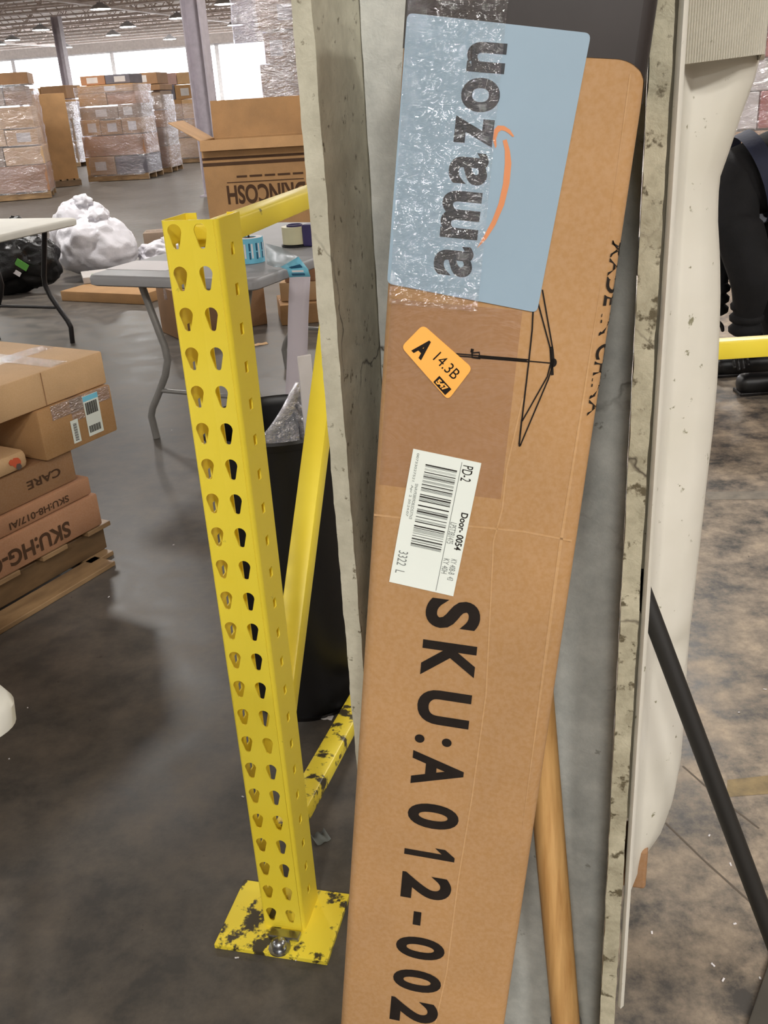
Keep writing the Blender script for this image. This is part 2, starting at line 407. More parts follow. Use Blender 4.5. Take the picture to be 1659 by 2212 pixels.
# high bay lamps in rows, plus two added as fill behind the camera
def make_lamp(loc):
    r = thing('high_bay_lamp', 'round glowing high bay lamp under the roof joists, in rows with two added for fill', 'lamp', loc, 0, 'high bay lamps hanging in rows')
    x, y, z = loc
    MB().lathe((x, y, z), [(0.285, 0.0), (0.29, 0.02), (0.20, 0.10), (0.10, 0.14), (0.09, 0.17), (0.0, 0.175)], 20).build('reflector', STEEL, r, True)
    MB().lathe((x, y, z), [(0.275, 0.012), (0.0, 0.005)], 20).build('lens', LAMP_GLOW, r)
    MB().tube([(x, y, z + 0.17), (x, y, z + 0.2090)], 0.02, 8).build('stem', STEEL, r)
    return r
lamp0 = None; lamps_all = []
LZ = 3.85
spots = []
for i in range(-2, 5):
    for jv in range(-7, 4):
        if jv == -5 and i in (2, 3): continue      # no lamp in the bay right over the near column
        spots.append((-14.75 + 5.1 * i + (-0.35 if jv == -6 else 0.0), 27.6 + 5.1 * jv))
spots += [(-11.7, 29.3), (-17.45, 34.4), (-23.2, 36.1), (3.3, -1.3), (1.35, -3.0)]  # last two: added fill lamps, unseen, not part of the rows
for (u_, v_) in spots:
    p = b3(u_, v_, LZ)
    if lamp0 is None: lamp0 = make_lamp(p)
    else: c = copy_tree(lamp0); c.location = p
    lamps_all.append((lamp0 if len(lamps_all) == 0 else c, p))
seen = []
for o_, p in lamps_all:
    d = p - CAM; zz = d.dot(C_F); x_ = W_PX / 2 + F_PX * d.dot(C_R) / zz; y_ = H_PX / 2 - F_PX * d.dot(C_U) / zz
    if zz > 0 and 0 < x_ < 640 and -20 < y_ < 130: seen.append((x_, o_))
ORD = ['first', 'second', 'third', 'fourth', 'fifth', 'sixth', 'seventh', 'eighth', 'ninth', 'tenth', 'eleventh', 'twelfth', 'thirteenth', 'fourteenth', 'fifteenth', 'sixteenth', 'seventeenth', 'eighteenth', 'nineteenth', 'twentieth']
for (x_, o_), w_ in zip(sorted(seen, key=lambda e: e[0]), ORD): o_['label'] = 'glowing high bay lamp under the far roof, %s from the left' % w_

# distant steel columns
def far_column(p, wd, label):
    r = thing('steel_column', label, 'column', (p.x, p.y, 0), math.radians(-15))
    m = ROOTM[r]; bx = m.to_3x3() @ Vector((1, 0, 0)); by = m.to_3x3() @ Vector((0, 1, 0)); c = Vector((p.x, p.y, 0))
    for s in (-1, 1): MB().obox(c + bx * s * wd / 2 + Z * 2.02, bx, by, Z, 0.02, wd, 4.04).build('flange', FAR_COL, r)
    MB().obox(c + Z * 2.02, bx, by, Z, wd - 0.02, 0.014, 4.04).build('web', FAR_COL, r)
    MB().obox(c + Z * 0.012, bx, by, Z, wd + 0.12, wd + 0.12, 0.024).build('base_plate', FAR_COL, r)
far_column(at_depth(135, 120, 30.7), 0.24, 'slender pale steel column in front of the bright windows, the farther one')
far_column(at_depth(425, 80, 13.7), 0.26, 'pale steel column rising behind the open printed carton')

# ================================================================== NEAR STEEL COLUMN
CU_, CV_ = dirs(math.degrees(-0.2729))
CC = Vector((0.0801, 0.70, 0)); CW, CT, CB = 0.2523, 0.0143, 0.252
def c3(u, v, z): return CC + CU_ * u + CV_ * v + Z * z
near_col = thing('steel_column', 'thick cream painted steel column with chipped edges behind the long carton', 'column', tuple(CC), -0.2729)
def rough_slab(u0, u1, v0, v1, z0, z1, amp, du, dv, dz, seed):
    """slab with uneven, chipped paint: grid surface with small noise"""
    mb = MB()
    nu = max(1, round((u1 - u0) / du)); nv = max(1, round((v1 - v0) / dv)); nz = round((z1 - z0) / dz)
    ring = [(u0 + (u1 - u0) * i / nu, v0) for i in range(nu)] + [(u1, v0 + (v1 - v0) * i / nv) for i in range(nv)] + \
           [(u1 - (u1 - u0) * i / nu, v1) for i in range(nu)] + [(u0, v1 - (v1 - v0) * i / nv) for i in range(nv)]
    rows = []
    for k in range(nz + 1):
        z = z0 + (z1 - z0) * k / nz; row = []
        for (a, b) in ring:
            d = noise.noise_vector(Vector((a * 60 + seed, b * 60, z * 45))) * amp + noise.noise_vector(Vector((a * 150, b * 150 + seed, z * 160))) * amp * 0.6
            row.append(c3(a + d.x, b + d.y, z))
        rows.append(row)
    mb.loft(rows, True); mb.face(mb.verts(rows[0])[::-1]); mb.face(mb.verts(rows[-1])); return mb
for s in (-1, 1):
    a = s * CW / 2; b = a - s * CT
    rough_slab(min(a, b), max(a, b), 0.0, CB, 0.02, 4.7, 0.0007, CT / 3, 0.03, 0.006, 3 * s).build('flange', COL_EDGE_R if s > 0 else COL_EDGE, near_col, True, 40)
rough_slab(-CW / 2 + CT + 0.0008, CW / 2 - CT - 0.0008, CB / 2 - 0.0045, CB / 2 + 0.0045, 0.02, 4.7, 0.0006, 0.012, 0.009, 0.01, 11).build('web', COL_PAINT, near_col, True, 40)
MB().obox(c3(0, CB / 2, 0.0095), CU_, CV_, Z, CW + 0.10, CB + 0.06, 0.019).build('base_plate', COL_EDGE, near_col)

# white guard sheet around the right flange
gp = thing('column_guard', 'dirty white plastic guard sheet wrapped round the right side of the near column', 'guard sheet', tuple(c3(CW / 2 + 0.03, 0.2, 0)), -0.2729)
SIL = [(1660, -140), (1652, 0), (1642, 120), (1632, 165), (1605, 240), (1575, 330), (1554, 388), (1550, 470), (1554, 560), (1555, 640), (1552, 735), (1548, 830), (1540, 930), (1525, 1060), (1512, 1180), (1498, 1300), (1484, 1420), (1477, 1540), (1470, 1640), (1455, 1720), (1432, 1780), (1400, 1826)]
GVP = 0.235
sil = []
for (x, y) in SIL:
    q = on_plane(x, y, c3(0, GVP, 0), CV_); sil.append(((q - CC).dot(CU_), q.z))
def sil_u(z):
    for (a, za), (b, zb) in zip(sil, sil[1:]):
        if zb <= z <= za: return b + (a - b) * (z - zb) / (za - zb)
    return sil[0][0] if z > sil[0][1] else sil[-1][0]
zt, zb = sil[1][1] + 0.25, sil[-1][1]
rows = []; N = 90
F_ = CW / 2 + 0.0022
for k in range(N + 1):
    z = zb + (zt - zb) * k / N; us = max(sil_u(z), F_ + 0.02); row = []
    prof = [(F_, 0.02), (F_, 0.003), (F_ + 0.003, 0.0), (F_ + 0.006, 0.004), (F_ + 0.008, 0.08), (F_ + 0.010, 0.155), (F_ + 0.018, 0.186)]
    for i in range(1, 9):
        t = i / 9; prof.append((F_ + 0.018 + (us - 0.012 - F_ - 0.018) * t, 0.186 + 0.018 * t))
    prof += [(us - 0.004, GVP - 0.018), (us, GVP), (us - 0.003, GVP + 0.02), (us - 0.02, GVP + 0.04), (F_ + 0.0, GVP + 0.05)]
    for i, (a, b) in enumerate(prof):
        d = noise.noise_vector(Vector((a * 14, b * 14, z * 7))) * (0.0030 if i > 6 else 0.0003)
        crease = 0.007 * math.exp(-((z - (0.80 + (a - 0.2) * 0.35)) / 0.012) ** 2) if 6 < i < 17 else 0
        row.append(c3(a + (d.x * 0.5 if i < len(prof) - 1 else 0), b + d.y + crease, z))
    rows.append(row)
gb = MB(); gb.loft(rows); gb.build('wrapped_sheet', GUARD, gp, True, 60)
# ribbed upper sheet over it
rows = []
zl = on_plane(1560, 134, c3(0, 0.17, 0), CV_).z
for k in range(7):
    z = zl + 0.42 * k / 6; row = []
    us = (on_plane(1650 - k, 132, c3(0, 0.20, 0), CV_) - CC).dot(CU_)
    n = 64
    for i in range(n + 1):
        t = i / n; a = F_ + 0.010 + (us - F_ - 0.010) * t
        row.append(c3(a, 0.150 + 0.05 * t * t + (0.0012 if i % 2 else -0.0012), z + 0.004 * t))
    row += [c3(us + 0.002, 0.215, z), c3(us - 0.006, 0.25, z)]
    rows.append(row)
gb = MB(); gb.loft(rows); rib = gb.build('ribbed_sheet', GUARD, gp)
sm = rib.modifiers.new('thick', 'SOLIDIFY'); sm.thickness = 0.004; sm.offset = 1
q = on_plane(1371, 1865, c3(0, 0.20, 0), CV_); qu = (q - CC).dot(CU_)
MB().obox(c3(qu, 0.215, q.z), CU_, CV_, Z, 0.028, 0.05, 0.060, 0.004).build('brown_backing', KRAFT_DARK, gp)

# ================================================================== LONG CARTON
KP = (0.05847, 0.6317, -0.2, 0.06756, 0.11038); KW, KD = 0.152, 0.10
psi, lam, tau = KP[2:]
e1 = Vector((math.cos(psi), math.sin(psi), 0)); n0 = Vector((math.sin(psi), -math.cos(psi), 0))
a0 = Z * math.cos(lam) - n0 * math.sin(lam); KN = n0 * math.cos(lam) + Z * math.sin(lam)
KE = e1 * math.cos(tau) - a0 * math.sin(tau); KA = a0 * math.cos(tau) + e1 * math.sin(tau)
KC = Vector((KP[0], KP[1], 1.0)); T0, T1 = -0.990, 0.432
kbase = KC + KA * T0 - KN * KD / 2
carton = thing('long_carton', 'tall narrow brown carton with blue label and large SKU lettering leaning on the column', 'box', tuple(kbase))
KR = 0.008
MB().obox(KC + KA * (T0 + T1) / 2 - KN * KD / 2, KE, KA, KN, KW, T1 - T0, KD, KR, 3).build('body', KRAFT, carton, True, 50)
def kf(s, t, e=0.0004): return KC + KE * s + KA * t + KN * e
def kuv(x, y):
    q = on_plane(x, y, KC, KN) - KC; return Vector((q.dot(KE), q.dot(KA)))
def kcrop(ox, oy, sc): return lambda x, y: kuv(ox + x / sc, oy + y / sc)
# creases and tape seam lines on the face
def kplate(name, pts, mat, e0, e1_, parent):
    mb = MB(); a = [kf(p[0], p[1], e0) for p in pts]; mb.prism(a, KN * (e1_ - e0)); return mb.build(name, mat, parent)
# black printed top of the carton: front with a rounded lower corner, and the right side
tb = kuv(1120, 116).y; hs = KW / 2 - KR
CRR = 0.024; s0_ = hs + KR * math.pi / 2 - CRR
def corner_drop(a): return CRR - math.sqrt(max(0.0, CRR * CRR - (max(a, s0_) - s0_) ** 2))
pts = [(-hs, T1 - KR), (-hs, tb)] + [(s0_ + (hs - s0_) * i / 8, tb - corner_drop(s0_ + (hs - s0_) * i / 8)) for i in range(9)] + [(hs, T1 - KR)]
kplate('black_printed_panel', pts, BLACK_PRINT, 0.0001, 0.0004, carton)
sb = MB(); x = KE * (KW / 2 + 0.0003)
sb.prism([KC + x + KA * t + KN * d for t, d in ((tb - CRR, -KR), (tb - CRR, -KD + KR), (T1 - KR, -KD + KR), (T1 - KR, -KR))], KE * 0.0004); sb.build('black_printed_panel', BLACK_PRINT, carton)
# rounded edge strip of print joining both
sb = MB(); rows = []
for i in range(5):
    a = i * math.pi / 2 / 4
    off = KE * (KW / 2 - KR + (KR + 0.0005) * math.sin(a)) - KN * (KR - (KR + 0.0005) * math.cos(a))
    rows.append([KC + off + KA * (tb - corner_drop(hs + (KR - 1e-5) * a)), KC + off + KA * (T1 - KR)])
sb.loft(rows); sb.build('black_printed_panel', BLACK_PRINT, carton, True)

sb = MB(); rows = []
for i in range(5):
    a = i * math.pi / 2 / 4
    off = -KE * (KW / 2 - KR + (KR + 0.0005) * math.sin(a)) - KN * (KR - (KR + 0.0005) * math.cos(a))
    rows.append([KC + off + KA * tb, KC + off + KA * (T1 - KR)])
sb.loft(rows); sb.build('black_printed_panel', BLACK_PRINT, carton, True)

# SKU lettering, letter by letter (reads downwards, letter tops to the right)
g = kcrop(700, 1270, 2.348)
SKU = [('S', 655, 136, 150), ('K', 632, 368, 180), ('U', 605, 610, 175), (':', 553, 773, 50), ('A', 570, 925, 170), ('0', 552, 1158, 125), ('1', 535, 1352, 76), ('2', 515, 1520, 130), ('-', 470, 1674, 68), ('0', 484, 1826, 110), ('0', 468, 1992, 108), ('2', 458, 2150, 118)]
mb = MB(); TX, TY = -KA, KE
b0, b1 = g(515, 130).x, g(335, 2150).x; t0, t1 = g(793, 150).x, g(575, 2190).x
y0, y1 = g(515, 130).y, g(335, 2150).y
for ch, cx, cy, wd in SKU:
    c = g(cx, cy); w = (g(cx, cy - wd / 2) - g(cx, cy + wd / 2)).length
    fr = (c.y - y0) / (y1 - y0); bs = b0 + (b1 - b0) * fr; tp = t0 + (t1 - t0) * fr; hgt = tp - bs
    lo, hh = bs, hgt
    if ch == ':': hh = hgt * 0.70
    if ch == '-': lo, hh = bs + hgt * 0.30, hgt * 0.155
    if ch == ':':
        for q in (0.10, 0.62):
            cc_ = [kf(bs + hgt * q + 0.0040 * math.cos(a), c.y + 0.0040 * math.sin(a), 0.0005) for a in [2 * math.pi * i / 20 for i in range(20)]]; mb.poly(cc_)
    elif ch == '-': mb.poly([kf(lo, c.y - w / 2, .0005), kf(lo + hh, c.y - w / 2, .0005), kf(lo + hh, c.y + w / 2, .0005), kf(lo, c.y + w / 2, .0005)])
    elif ch == '1':
        q1 = [(0.34, 0), (0.72, 0), (0.72, 1.0), (0.44, 1.0), (0.0, 0.80), (0.0, 0.60), (0.34, 0.74)]
        mb.poly([kf(lo + b * hh, c.y + w / 2 - a * w, 0.0005) for a, b in q1])
    else: add_text(mb, ch, kf(lo, c.y + w / 2, 0.0005), TX, TY, w, hh, 0.036)
mb.build('sku_lettering', BLACK_INK, carton)

# line drawing of a parasol frame
g8 = kcrop(780, 640, 2.765); mb = MB(); F2 = lambda s, t: kf(s, t, 0.0005)
def stroke(pts, w): ribbon(mb, [g8(*p) for p in pts], w, F2)
stroke([(1030, 40), (1022, 200), (1003, 380), (960, 745)], 0.0011)
stroke([(1052, 20), (1095, 180), (1130, 310), (1138, 380), (1112, 480), (962, 745)], 0.0010)
stroke([(1083, -40), (1118, 160), (1146, 320), (1152, 390), (1118, 495), (950, 892)], 0.0010)
stroke([(960, 735), (944, 885)], 0.0012); stroke([(944, 885), (953, 893)], 0.0018)
stroke([(540, 340), (1000, 378)], 0.0009); stroke([(540, 352), (1000, 390)], 0.0009); stroke([(700, 360), (990, 385)], 0.0018)
stroke([(1000, 386), (1145, 399)], 0.0008)
stroke([(1134, 300), (1142, 470)], 0.0020)
stroke([(662, 318), (660, 338), (706, 334), (710, 372), (664, 364), (664, 340)], 0.0012); stroke([(655, 322), (672, 326)], 0.0026)
c = g8(1150, 396); mb.poly([F2(c.x + 0.0022 * math.cos(a), c.y + 0.0030 * math.sin(a)) for a in [2 * math.pi * i / 14 for i in range(14)]])
mb.build('parasol_drawing', BLACK_INK, carton)
# lettering along the right edge
mb = MB()
ta, tz = kuv(1335, 520).y, kuv(1283, 900).y
tm = MB(); add_text(tm, 'MADE IN CHINA', Vector((0, 0, 0)), Vector((1, 0, 0)), Vector((0, 1, 0)), ta - tz, 0.013, 0.02)
for v in tm.bm.verts:   # bend the line of lettering round the rounded edge
    x_, y_ = v.co.x, v.co.y; arc = y_ + 0.0022; r_ = KR + 0.0004
    if arc <= 0: q_ = KE * (KW / 2 - KR + arc) + KN * 0.0004
    else:
        an = min(arc / r_, math.pi / 2); q_ = KE * (KW / 2 - KR + r_ * math.sin(an)) - KN * (KR - r_ * math.cos(an)) - KN * max(0, arc - r_ * math.pi / 2)
    v.co = KC + KA * (ta - x_) + q_
mb = tm
mb.build('edge_lettering', BLACK_INK, carton)

# blue label with logo
TLc, TRc, BRc, BLc = kuv(880, 28), kuv(1277, 72), kuv(1160, 675), kuv(836, 612)
BLc.x = max(BLc.x, -KW / 2 + 0.0005); TLc.x = max(TLc.x, -KW / 2 + 0.001)
lab = kplate('blue_label', round_poly([TLc, BLc, BRc, TRc], 0.004), BLUE_LABEL, 0.0004, 0.0009, carton); lab['label'] = 'light blue shipping label with charcoal lettering and orange curved arrow'
g6 = kcrop(800, 0, 2.552); mb = MB()
AMZ = [('n', 640, 318, 168), ('o', 608, 525, 190), ('z', 572, 725, 160), ('a', 541, 930, 178), ('m', 498, 1185, 262), ('a', 458, 1439, 168)]
lu = (g6(560, 300) - g6(430, 1500)).normalized()   # reading direction on the label, upwards
lv = Vector((-lu.y, lu.x))                            # letter tops, to the left
X3 = KE * lu.x + KA * lu.y; Y3 = KE * lv.x + KA * lv.y
for ch, cx, cy, wd in AMZ:
    c = g6(cx, cy); w = (g6(cx, cy - wd / 2) - g6(cx, cy + wd / 2)).length; hgt = (g6(cx - 106, cy - 14) - g6(cx + 106, cy + 14)).length
    o = c - lu * w / 2 - lv * hgt / 2
    add_text(mb, ch, kf(o.x, o.y, 0.0011), X3, Y3, w, hgt, 0.026 if ch == 'a' else 0.036)
mb.build('logo_lettering', LOGO_GREY, lab)
mb = MB()
outer = [(588, 1368), (640, 1318), (690, 1240), (738, 1130), (768, 1010), (778, 900), (770, 830), (752, 768)]
inner = [(588, 1368), (632, 1290), (672, 1215), (708, 1120), (732, 1010), (742, 900), (742, 830), (730, 775)]
mb.loft([[kf(*g6(*p), 0.0011) for p in outer], [kf(*g6(*p), 0.0011) for p in inner]])
arr_o = [(690, 818), (676, 770), (683, 715), (703, 692), (738, 694), (770, 715), (794, 752)]
arr_i = [(697, 805), (694, 765), (706, 730), (722, 718), (742, 722), (764, 736), (784, 755)]
mb.loft([[kf(*g6(*p), 0.0011) for p in arr_o], [kf(*g6(*p), 0.0011) for p in arr_i]])
mb.build('logo_arrow', LOGO_ORANGE, lab)

# white barcode label
L0, LP, LQ = kuv(893, 969), kuv(841, 1256), kuv(1040, 1000)
P_ = LP - L0; Q_ = LQ - L0; lp, lq = P_.length, Q_.length; pu = P_ / lp; qu_ = Vector((-pu.y, pu.x)) if Vector((-pu.y, pu.x)).dot(Q_) > 0 else Vector((pu.y, -pu.x))
def lf(p, q, e=0.0009): r = L0 + pu * p + qu_ * q; return kf(r.x, r.y, e)
mb = MB(); mb.prism([lf(0, 0, 0.0003), lf(lp, 0, 0.0003), lf(lp, lq, 0.0003), lf(0, lq, 0.0003)], KN * 0.0004)
bl = mb.build('barcode_label', WHITE_LABEL, carton); bl['label'] = 'white barcode sticker with door number'
g7 = lambda x, y: kuv(820 + x / 6.504, 960 + y / 6.504)
def lpq(x, y): d = g7(x, y) - L0; return d.dot(pu), d.dot(qu_)
pb0, qb0 = lpq(650, 270); pb1, qb1 = lpq(440, 1410); qr = lpq(1090, 370)[1]
bars = [(270, 16), (290, 6), (302, 4), (330, 4), (345, 4), (372, 11), (400, 6), (415, 6), (430, 12), (448, 6), (460, 5), (488, 5), (498, 5), (510, 5), (538, 12), (560, 4), (584, 13), (604, 6), (616, 6), (628, 6), (678, 12), (704, 18), (728, 5), (740, 6), (752, 6), (764, 12), (828, 16), (884, 8), (898, 6), (910, 18), (935, 7), (948, 7), (990, 9), (1028, 6), (1040, 6), (1058, 13), (1116, 18), (1148, 9), (1166, 4), (1176, 4), (1186, 4), (1196, 4), (1206, 4), (1226, 7), (1262, 8), (1298, 15), (1318, 5), (1340, 8), (1370, 15), (1390, 5), (1400, 5), (1410, 5)]
bb = MB(); gb2 = MB()
for y, w in bars:
    p = pb0 + (pb1 - pb0) * (y - 270) / 1140; ww = (pb1 - pb0) * w / 1140
    (bb if w > 7 else gb2).poly([lf(p, qb0), lf(p + ww, qb0), lf(p + ww, qr), lf(p, qr)])
def ltext(mb, s, x0, y0, x1, y1, hq, bold=0.0):
    """reads down the label between two crop points at its base, letter tops to the right"""
    p0, q0 = lpq(x0, y0); p1, q1 = lpq(x1, y1)
    add_text(mb, s, lf(p0, q0), KE * pu.x + KA * pu.y, KE * qu_.x + KA * qu_.y, p1 - p0, hq, bold)
ltext(bb, 'PD-2', 1178, 285, 1130, 500, 0.0075, 0.0)
ltext(bb, 'Door- 0054', 1152, 950, 1040, 1470, 0.0052, 0.02)
ltext(gb2, '3322  L', 275, 1480, 215, 1790, 0.0072)
ltext(gb2, 'KY 40H', 905, 1590, 868, 1800, 0.0045)
ltext(gb2, 'KY 40B-B  43', 1010, 1600, 955, 1895, 0.0045)
ltext(gb2, 'LPST3B1475', 1000, 1085, 945, 1380, 0.0048)
ltext(gb2, '00733027521  Apr 2 20:24:07', 520, 115, 375, 1000, 0.0022)
ltext(gb2, 'SNAV93809DB3D53TN3', 505, 545, 430, 1040, 0.0022)
a0_, a1_ = lpq(1155, 245), lpq(800, 2050); gb2.poly([lf(a0_[0], a0_[1]), lf(a1_[0], a0_[1]), lf(a1_[0], a0_[1] + 0.0004), lf(a0_[0], a0_[1] + 0.0004)])
bb.build('barcode', BLACK_INK, bl); gb2.build('fine_print', GREY_INK, bl)

# orange sticker
cs = [kuv(914, 701), kuv(1021, 795), kuv(968, 864), kuv(867, 749)]
st = kplate('orange_sticker', round_poly([cs[0], cs[3], cs[2], cs[1]], 0.004), ORANGE_LABEL, 0.0003, 0.0008, carton); st['label'] = 'orange sticker marked A 14.3B 547'
so = cs[3]; sx_ = ((cs[2] - cs[3]) + (cs[1] - cs[0])).normalized(); sy_ = Vector((-sx_.y, sx_.x))
go = lambda x, y: kuv(860 + x / 9.217, 690 + y / 9.217)
def otext(mb, s, x0, y0, x1, y1, h, bold, e=0.0010):
    a, b = go(x0, y0), go(x1, y1); add_text(mb, s, kf(a.x, a.y, e), KE * sx_.x + KA * sx_.y, KE * sy_.x + KA * sy_.y, (b - a).dot(sx_), h, bold)
mb = MB(); hs_ = (go(620, 430) - go(350, 720)).length
otext(mb, 'A', 265, 615, 440, 830, hs_, 0.05)
otext(mb, '14.3B', 690, 790, 1080, 1225, hs_ * 0.56, 0.0)
q4 = [go(825, 1115), go(705, 1240), go(940, 1500), go(1065, 1385)]; mb.poly([kf(p.x, p.y, 0.0010) for p in q4])
mb.build('sticker_lettering', BLACK_INK, st)
mb = MB(); otext(mb, '547', 742, 1250, 915, 1440, hs_ * 0.30, 0.05, 0.0012); mb.build('sticker_number', ORANGE_LABEL, st)

# clear tape over the upper left of the face
def tape_sheet(s0, s1, t0_, t1_, ns, nt, amp, name, mat, e=0.0016, wrap=0.0):
    rows = []
    for j in range(nt + 1):
        t = t0_ + (t1_ - t0_) * j / nt; row = []
        for i in range(ns + 1):
            s = s0 + (s1 - s0) * i / ns
            d = noise.noise(Vector((s * 260, t * 130, 3.1))) * amp + noise.noise(Vector((s * 90, t * 40, 9.7))) * amp * 1.5
            row.append(kf(s, t, e + abs(d)))
        rows.append(row)
    mb = MB(); mb.loft(rows); return mb.build(name, mat, carton, True)
tape_sheet(-KW / 2 + 0.003, -0.012, kuv(900, 660).y, T1 - 0.01, 60, 200, 0.0024, 'clear_tape', TAPE)
tape_sheet(-KW / 2 + 0.004, 0.018, kuv(930, 1060).y, kuv(900, 650).y, 20, 24, 0.00003, 'brown_tape', FLAT_TAPE, 0.00015)
# long fold lines
mb = MB(); ribbon(mb, [kuv(*p) for p in [(1130, 860), (1095, 1010), (1085, 1100), (1066, 1170), (1060, 1300), (1050, 1500), (1020, 1720), (990, 1900), (965, 2100), (940, 2212)]], 0.0012, lambda s, t: kf(s, t, 0.0002)); mb.build('tape_edge', KRAFT_CREASE, carton)
mb = MB(); ribbon(mb, [kuv(*p) for p in [(808, 1112), (900, 1122), (1000, 1135), (1130, 1148), (1235, 1168)]], 0.0016, lambda s, t: kf(s, t, 0.0002)); mb.build('crease', KRAFT_CREASE, carton)
mb = MB(); ribbon(mb, [kuv(*p) for p in [(1364, 160), (1335, 380), (1309, 588), (1262, 860), (1210, 1182), (1181, 1398), (1130, 1800), (1092, 2090), (1080, 2205)]], 0.0022, lambda s, t: kf(min(s, KW / 2 - 0.009), t, 0.0002)); mb.build('crease', KRAFT_CREASE, carton)

# ================================================================== TOOLS LEANING AT THE COLUMN
pa = at_depth(1222, 2205, 1.04); pb = at_depth(1178, 1700, 0.93); d = (pb - pa).normalized()
top = pa + d * ((0.98 - pa.z) / d.z); foot = pa + d * ((0.06 - pa.z) / d.z)
br = thing('push_broom', 'wooden broom handle with pale metal collar leaning behind the long carton', 'broom', (foot.x, foot.y, 0))
MB().tube([pa - d * 0.05, pa + d * 0.1, pb, top, top + d * 0.006], 0.0155, 20, True, [0.0155, 0.0155, 0.0155, 0.0155, 0.011]).build('handle', WOOD_HANDLE, br, True, 50)
MB().tube([foot, pa - d * 0.012, pa], 0.0175, 20, True, [0.012, 0.0178, 0.0172]).build('collar', STEEL, br, True, 50)
hb = MB(); hb.obox(Vector((foot.x, foot.y, 0.045)), CU_, CV_, Z, 0.10, 0.05, 0.03, 0.006); hb.build('head', WOOD_HANDLE, br)
hb = MB()
for i in range(9):
    for j in range(3): p = Vector((foot.x, foot.y, 0)) + CU_ * (-0.042 + i * 0.0105) + CV_ * (-0.015 + j * 0.015); hb.tube([p + Z * 0.001, p + Z * 0.032], 0.0045, 6)
hb.build('bristles', BLACK_PLASTIC, br)['kind'] = 'stuff'
pa = at_depth(1376, 1245, 0.895); pb = at_depth(1659, 2000, 0.93); d = (pb - pa).normalized()
end = pa + d * ((0.022 - pa.z) / d.z)
pl = thing('black_pole', 'black pole leaning against the white guard sheet', 'pole', (end.x, end.y, 0))
MB().tube([pa, end], 0.0090, 16).build('shaft', BLACK_POLE, pl, True, 50)
MB().tube([pa - d * 0.004, pa + d * 0.012], 0.0092, 16).build('end_cap', BLACK_PLASTIC, pl, True, 50)
MB().tube([end - d * 0.05, end], 0.012, 16).build('foot_cap', BLACK_PLASTIC, pl, True, 50)

# ================================================================== YELLOW RACK FRAME
RU, RV = dirs(-14.3); RP = Vector((-0.2585, 1.2455, 0))
def r3(u, v, z): return RP + RU * u + RV * v + Z * z
rack = thing('rack_frame', 'yellow perforated pallet rack upright frame bolted to the floor', 'rack frame', tuple(r3(0.038, 0.04, 0)), math.radians(-14.3))
PW, PD, PT, ZT, ZB = 0.0775, 0.076, 0.0022, 1.2145, 0.010
ROWS = [1.2011 - 0.0525 * k for k in range(23)]
def keyhole(cx, cy, s=1.0):
    out = []; R1, R2, dy = 0.0092, 0.0046, 0.0175
    for i in range(13):
        a = math.radians(-25 + 230 * i / 12); out.append((cx + R1 * math.cos(a), cy + R1 * math.sin(a)))
    for i in range(7):
        a = math.radians(195 + 150 * i / 6); out.append((cx + R2 * math.cos(a), cy - dy + R2 * math.sin(a)))
    return out
def make_post(v0, face, name):
    """face=+1: the perforated face looks along -v"""
    mb = MB(); cr = 0.006
    def q(u, v, z): return r3(u, v0 + v if face > 0 else v0 - v, z)
    halves = [(cr, PW / 2, [0.0178]), (PW / 2, PW - cr, [0.0530])]
    for i, (a, b, cols) in enumerate(halves):
        holes = [keyhole(c - a, z) for c in cols for z in ROWS]
        me = curve_plate([(0, ZB), (b - a, ZB), (b - a, ZT), (0, ZT)], holes, PT)
        dep = 0.0016; va, vb = (0, dep) if i == 0 else (dep, 0)
        A = q(a, va, 0); B = q(b, vb, 0); X = (B - A).normalized(); m = basis(A, X, Z, Z.cross(X) if True else None); mb.join_mesh(me, m)
    for side in (0, 1):
        u_ = PW - PT / 2 if side else PT / 2
        holes = [[(0.026, z - 0.036), (0.038, z - 0.036), (0.038, z - 0.020), (0.026, z - 0.020)] for z in ROWS if z - 0.036 > ZB + 0.004]
        me = curve_plate([(0, ZB), (PD - cr, ZB), (PD - cr, ZT), (0, ZT)], holes, PT)
        A = q(u_, cr, 0); B = q(u_, PD, 0); X = (B - A).normalized(); mb.join_mesh(me, basis(A, X, Z, X.cross(Z)))
        cx = cr if not side else PW - cr; sg = -1 if not side else 1
        rows = [[], []]
        for i in range(6):
            an = i * math.pi / 2 / 5
            for rr_, row in ((cr, 0), (cr - PT, 1)): rows[row].append((cx + sg * rr_ * math.sin(an), cr - rr_ * math.cos(an)))
        ring = rows[0] + rows[1][::-1]
        mb.prism([q(a, b, ZB) for a, b in ring], Z * (ZT - ZB))
        mb.obox(q(0.009 if not side else PW - 0.009, PD - PT / 2, (ZT + ZB) / 2), RU, RV, Z, 0.016, PT, ZT - ZB)
    return mb.build(name, YELLOW, rack)
make_post(0.0, 1, 'post')
FD = 0.90
make_post(FD, -1, 'post')
UB = 0.050
def brace(v0, z0, v1, z1, name, mat, wid=0.032, dep=0.030):
    A, B = r3(UB - 0.010, v0, z0), r3(UB - 0.010, v1, z1); d = (B - A).normalized(); n = RU.cross(d)
    return MB().obox((A + B) / 2, RU, d, n, wid, (B - A).length, dep, 0.004).build(name, mat, rack, True, 40)
brace(0.05, 1.188, FD - 0.05, 1.188, 'top_brace', YELLOW, 0.040, 0.030)
brace(0.055, 0.335, FD - 0.09, 1.235 - 0.02, 'diagonal_brace', YELLOW, 0.040, 0.040)
brace(0.055, 0.175, FD - 0.05, 0.055, 'bottom_brace', YELLOW_WORN, 0.044, 0.034)
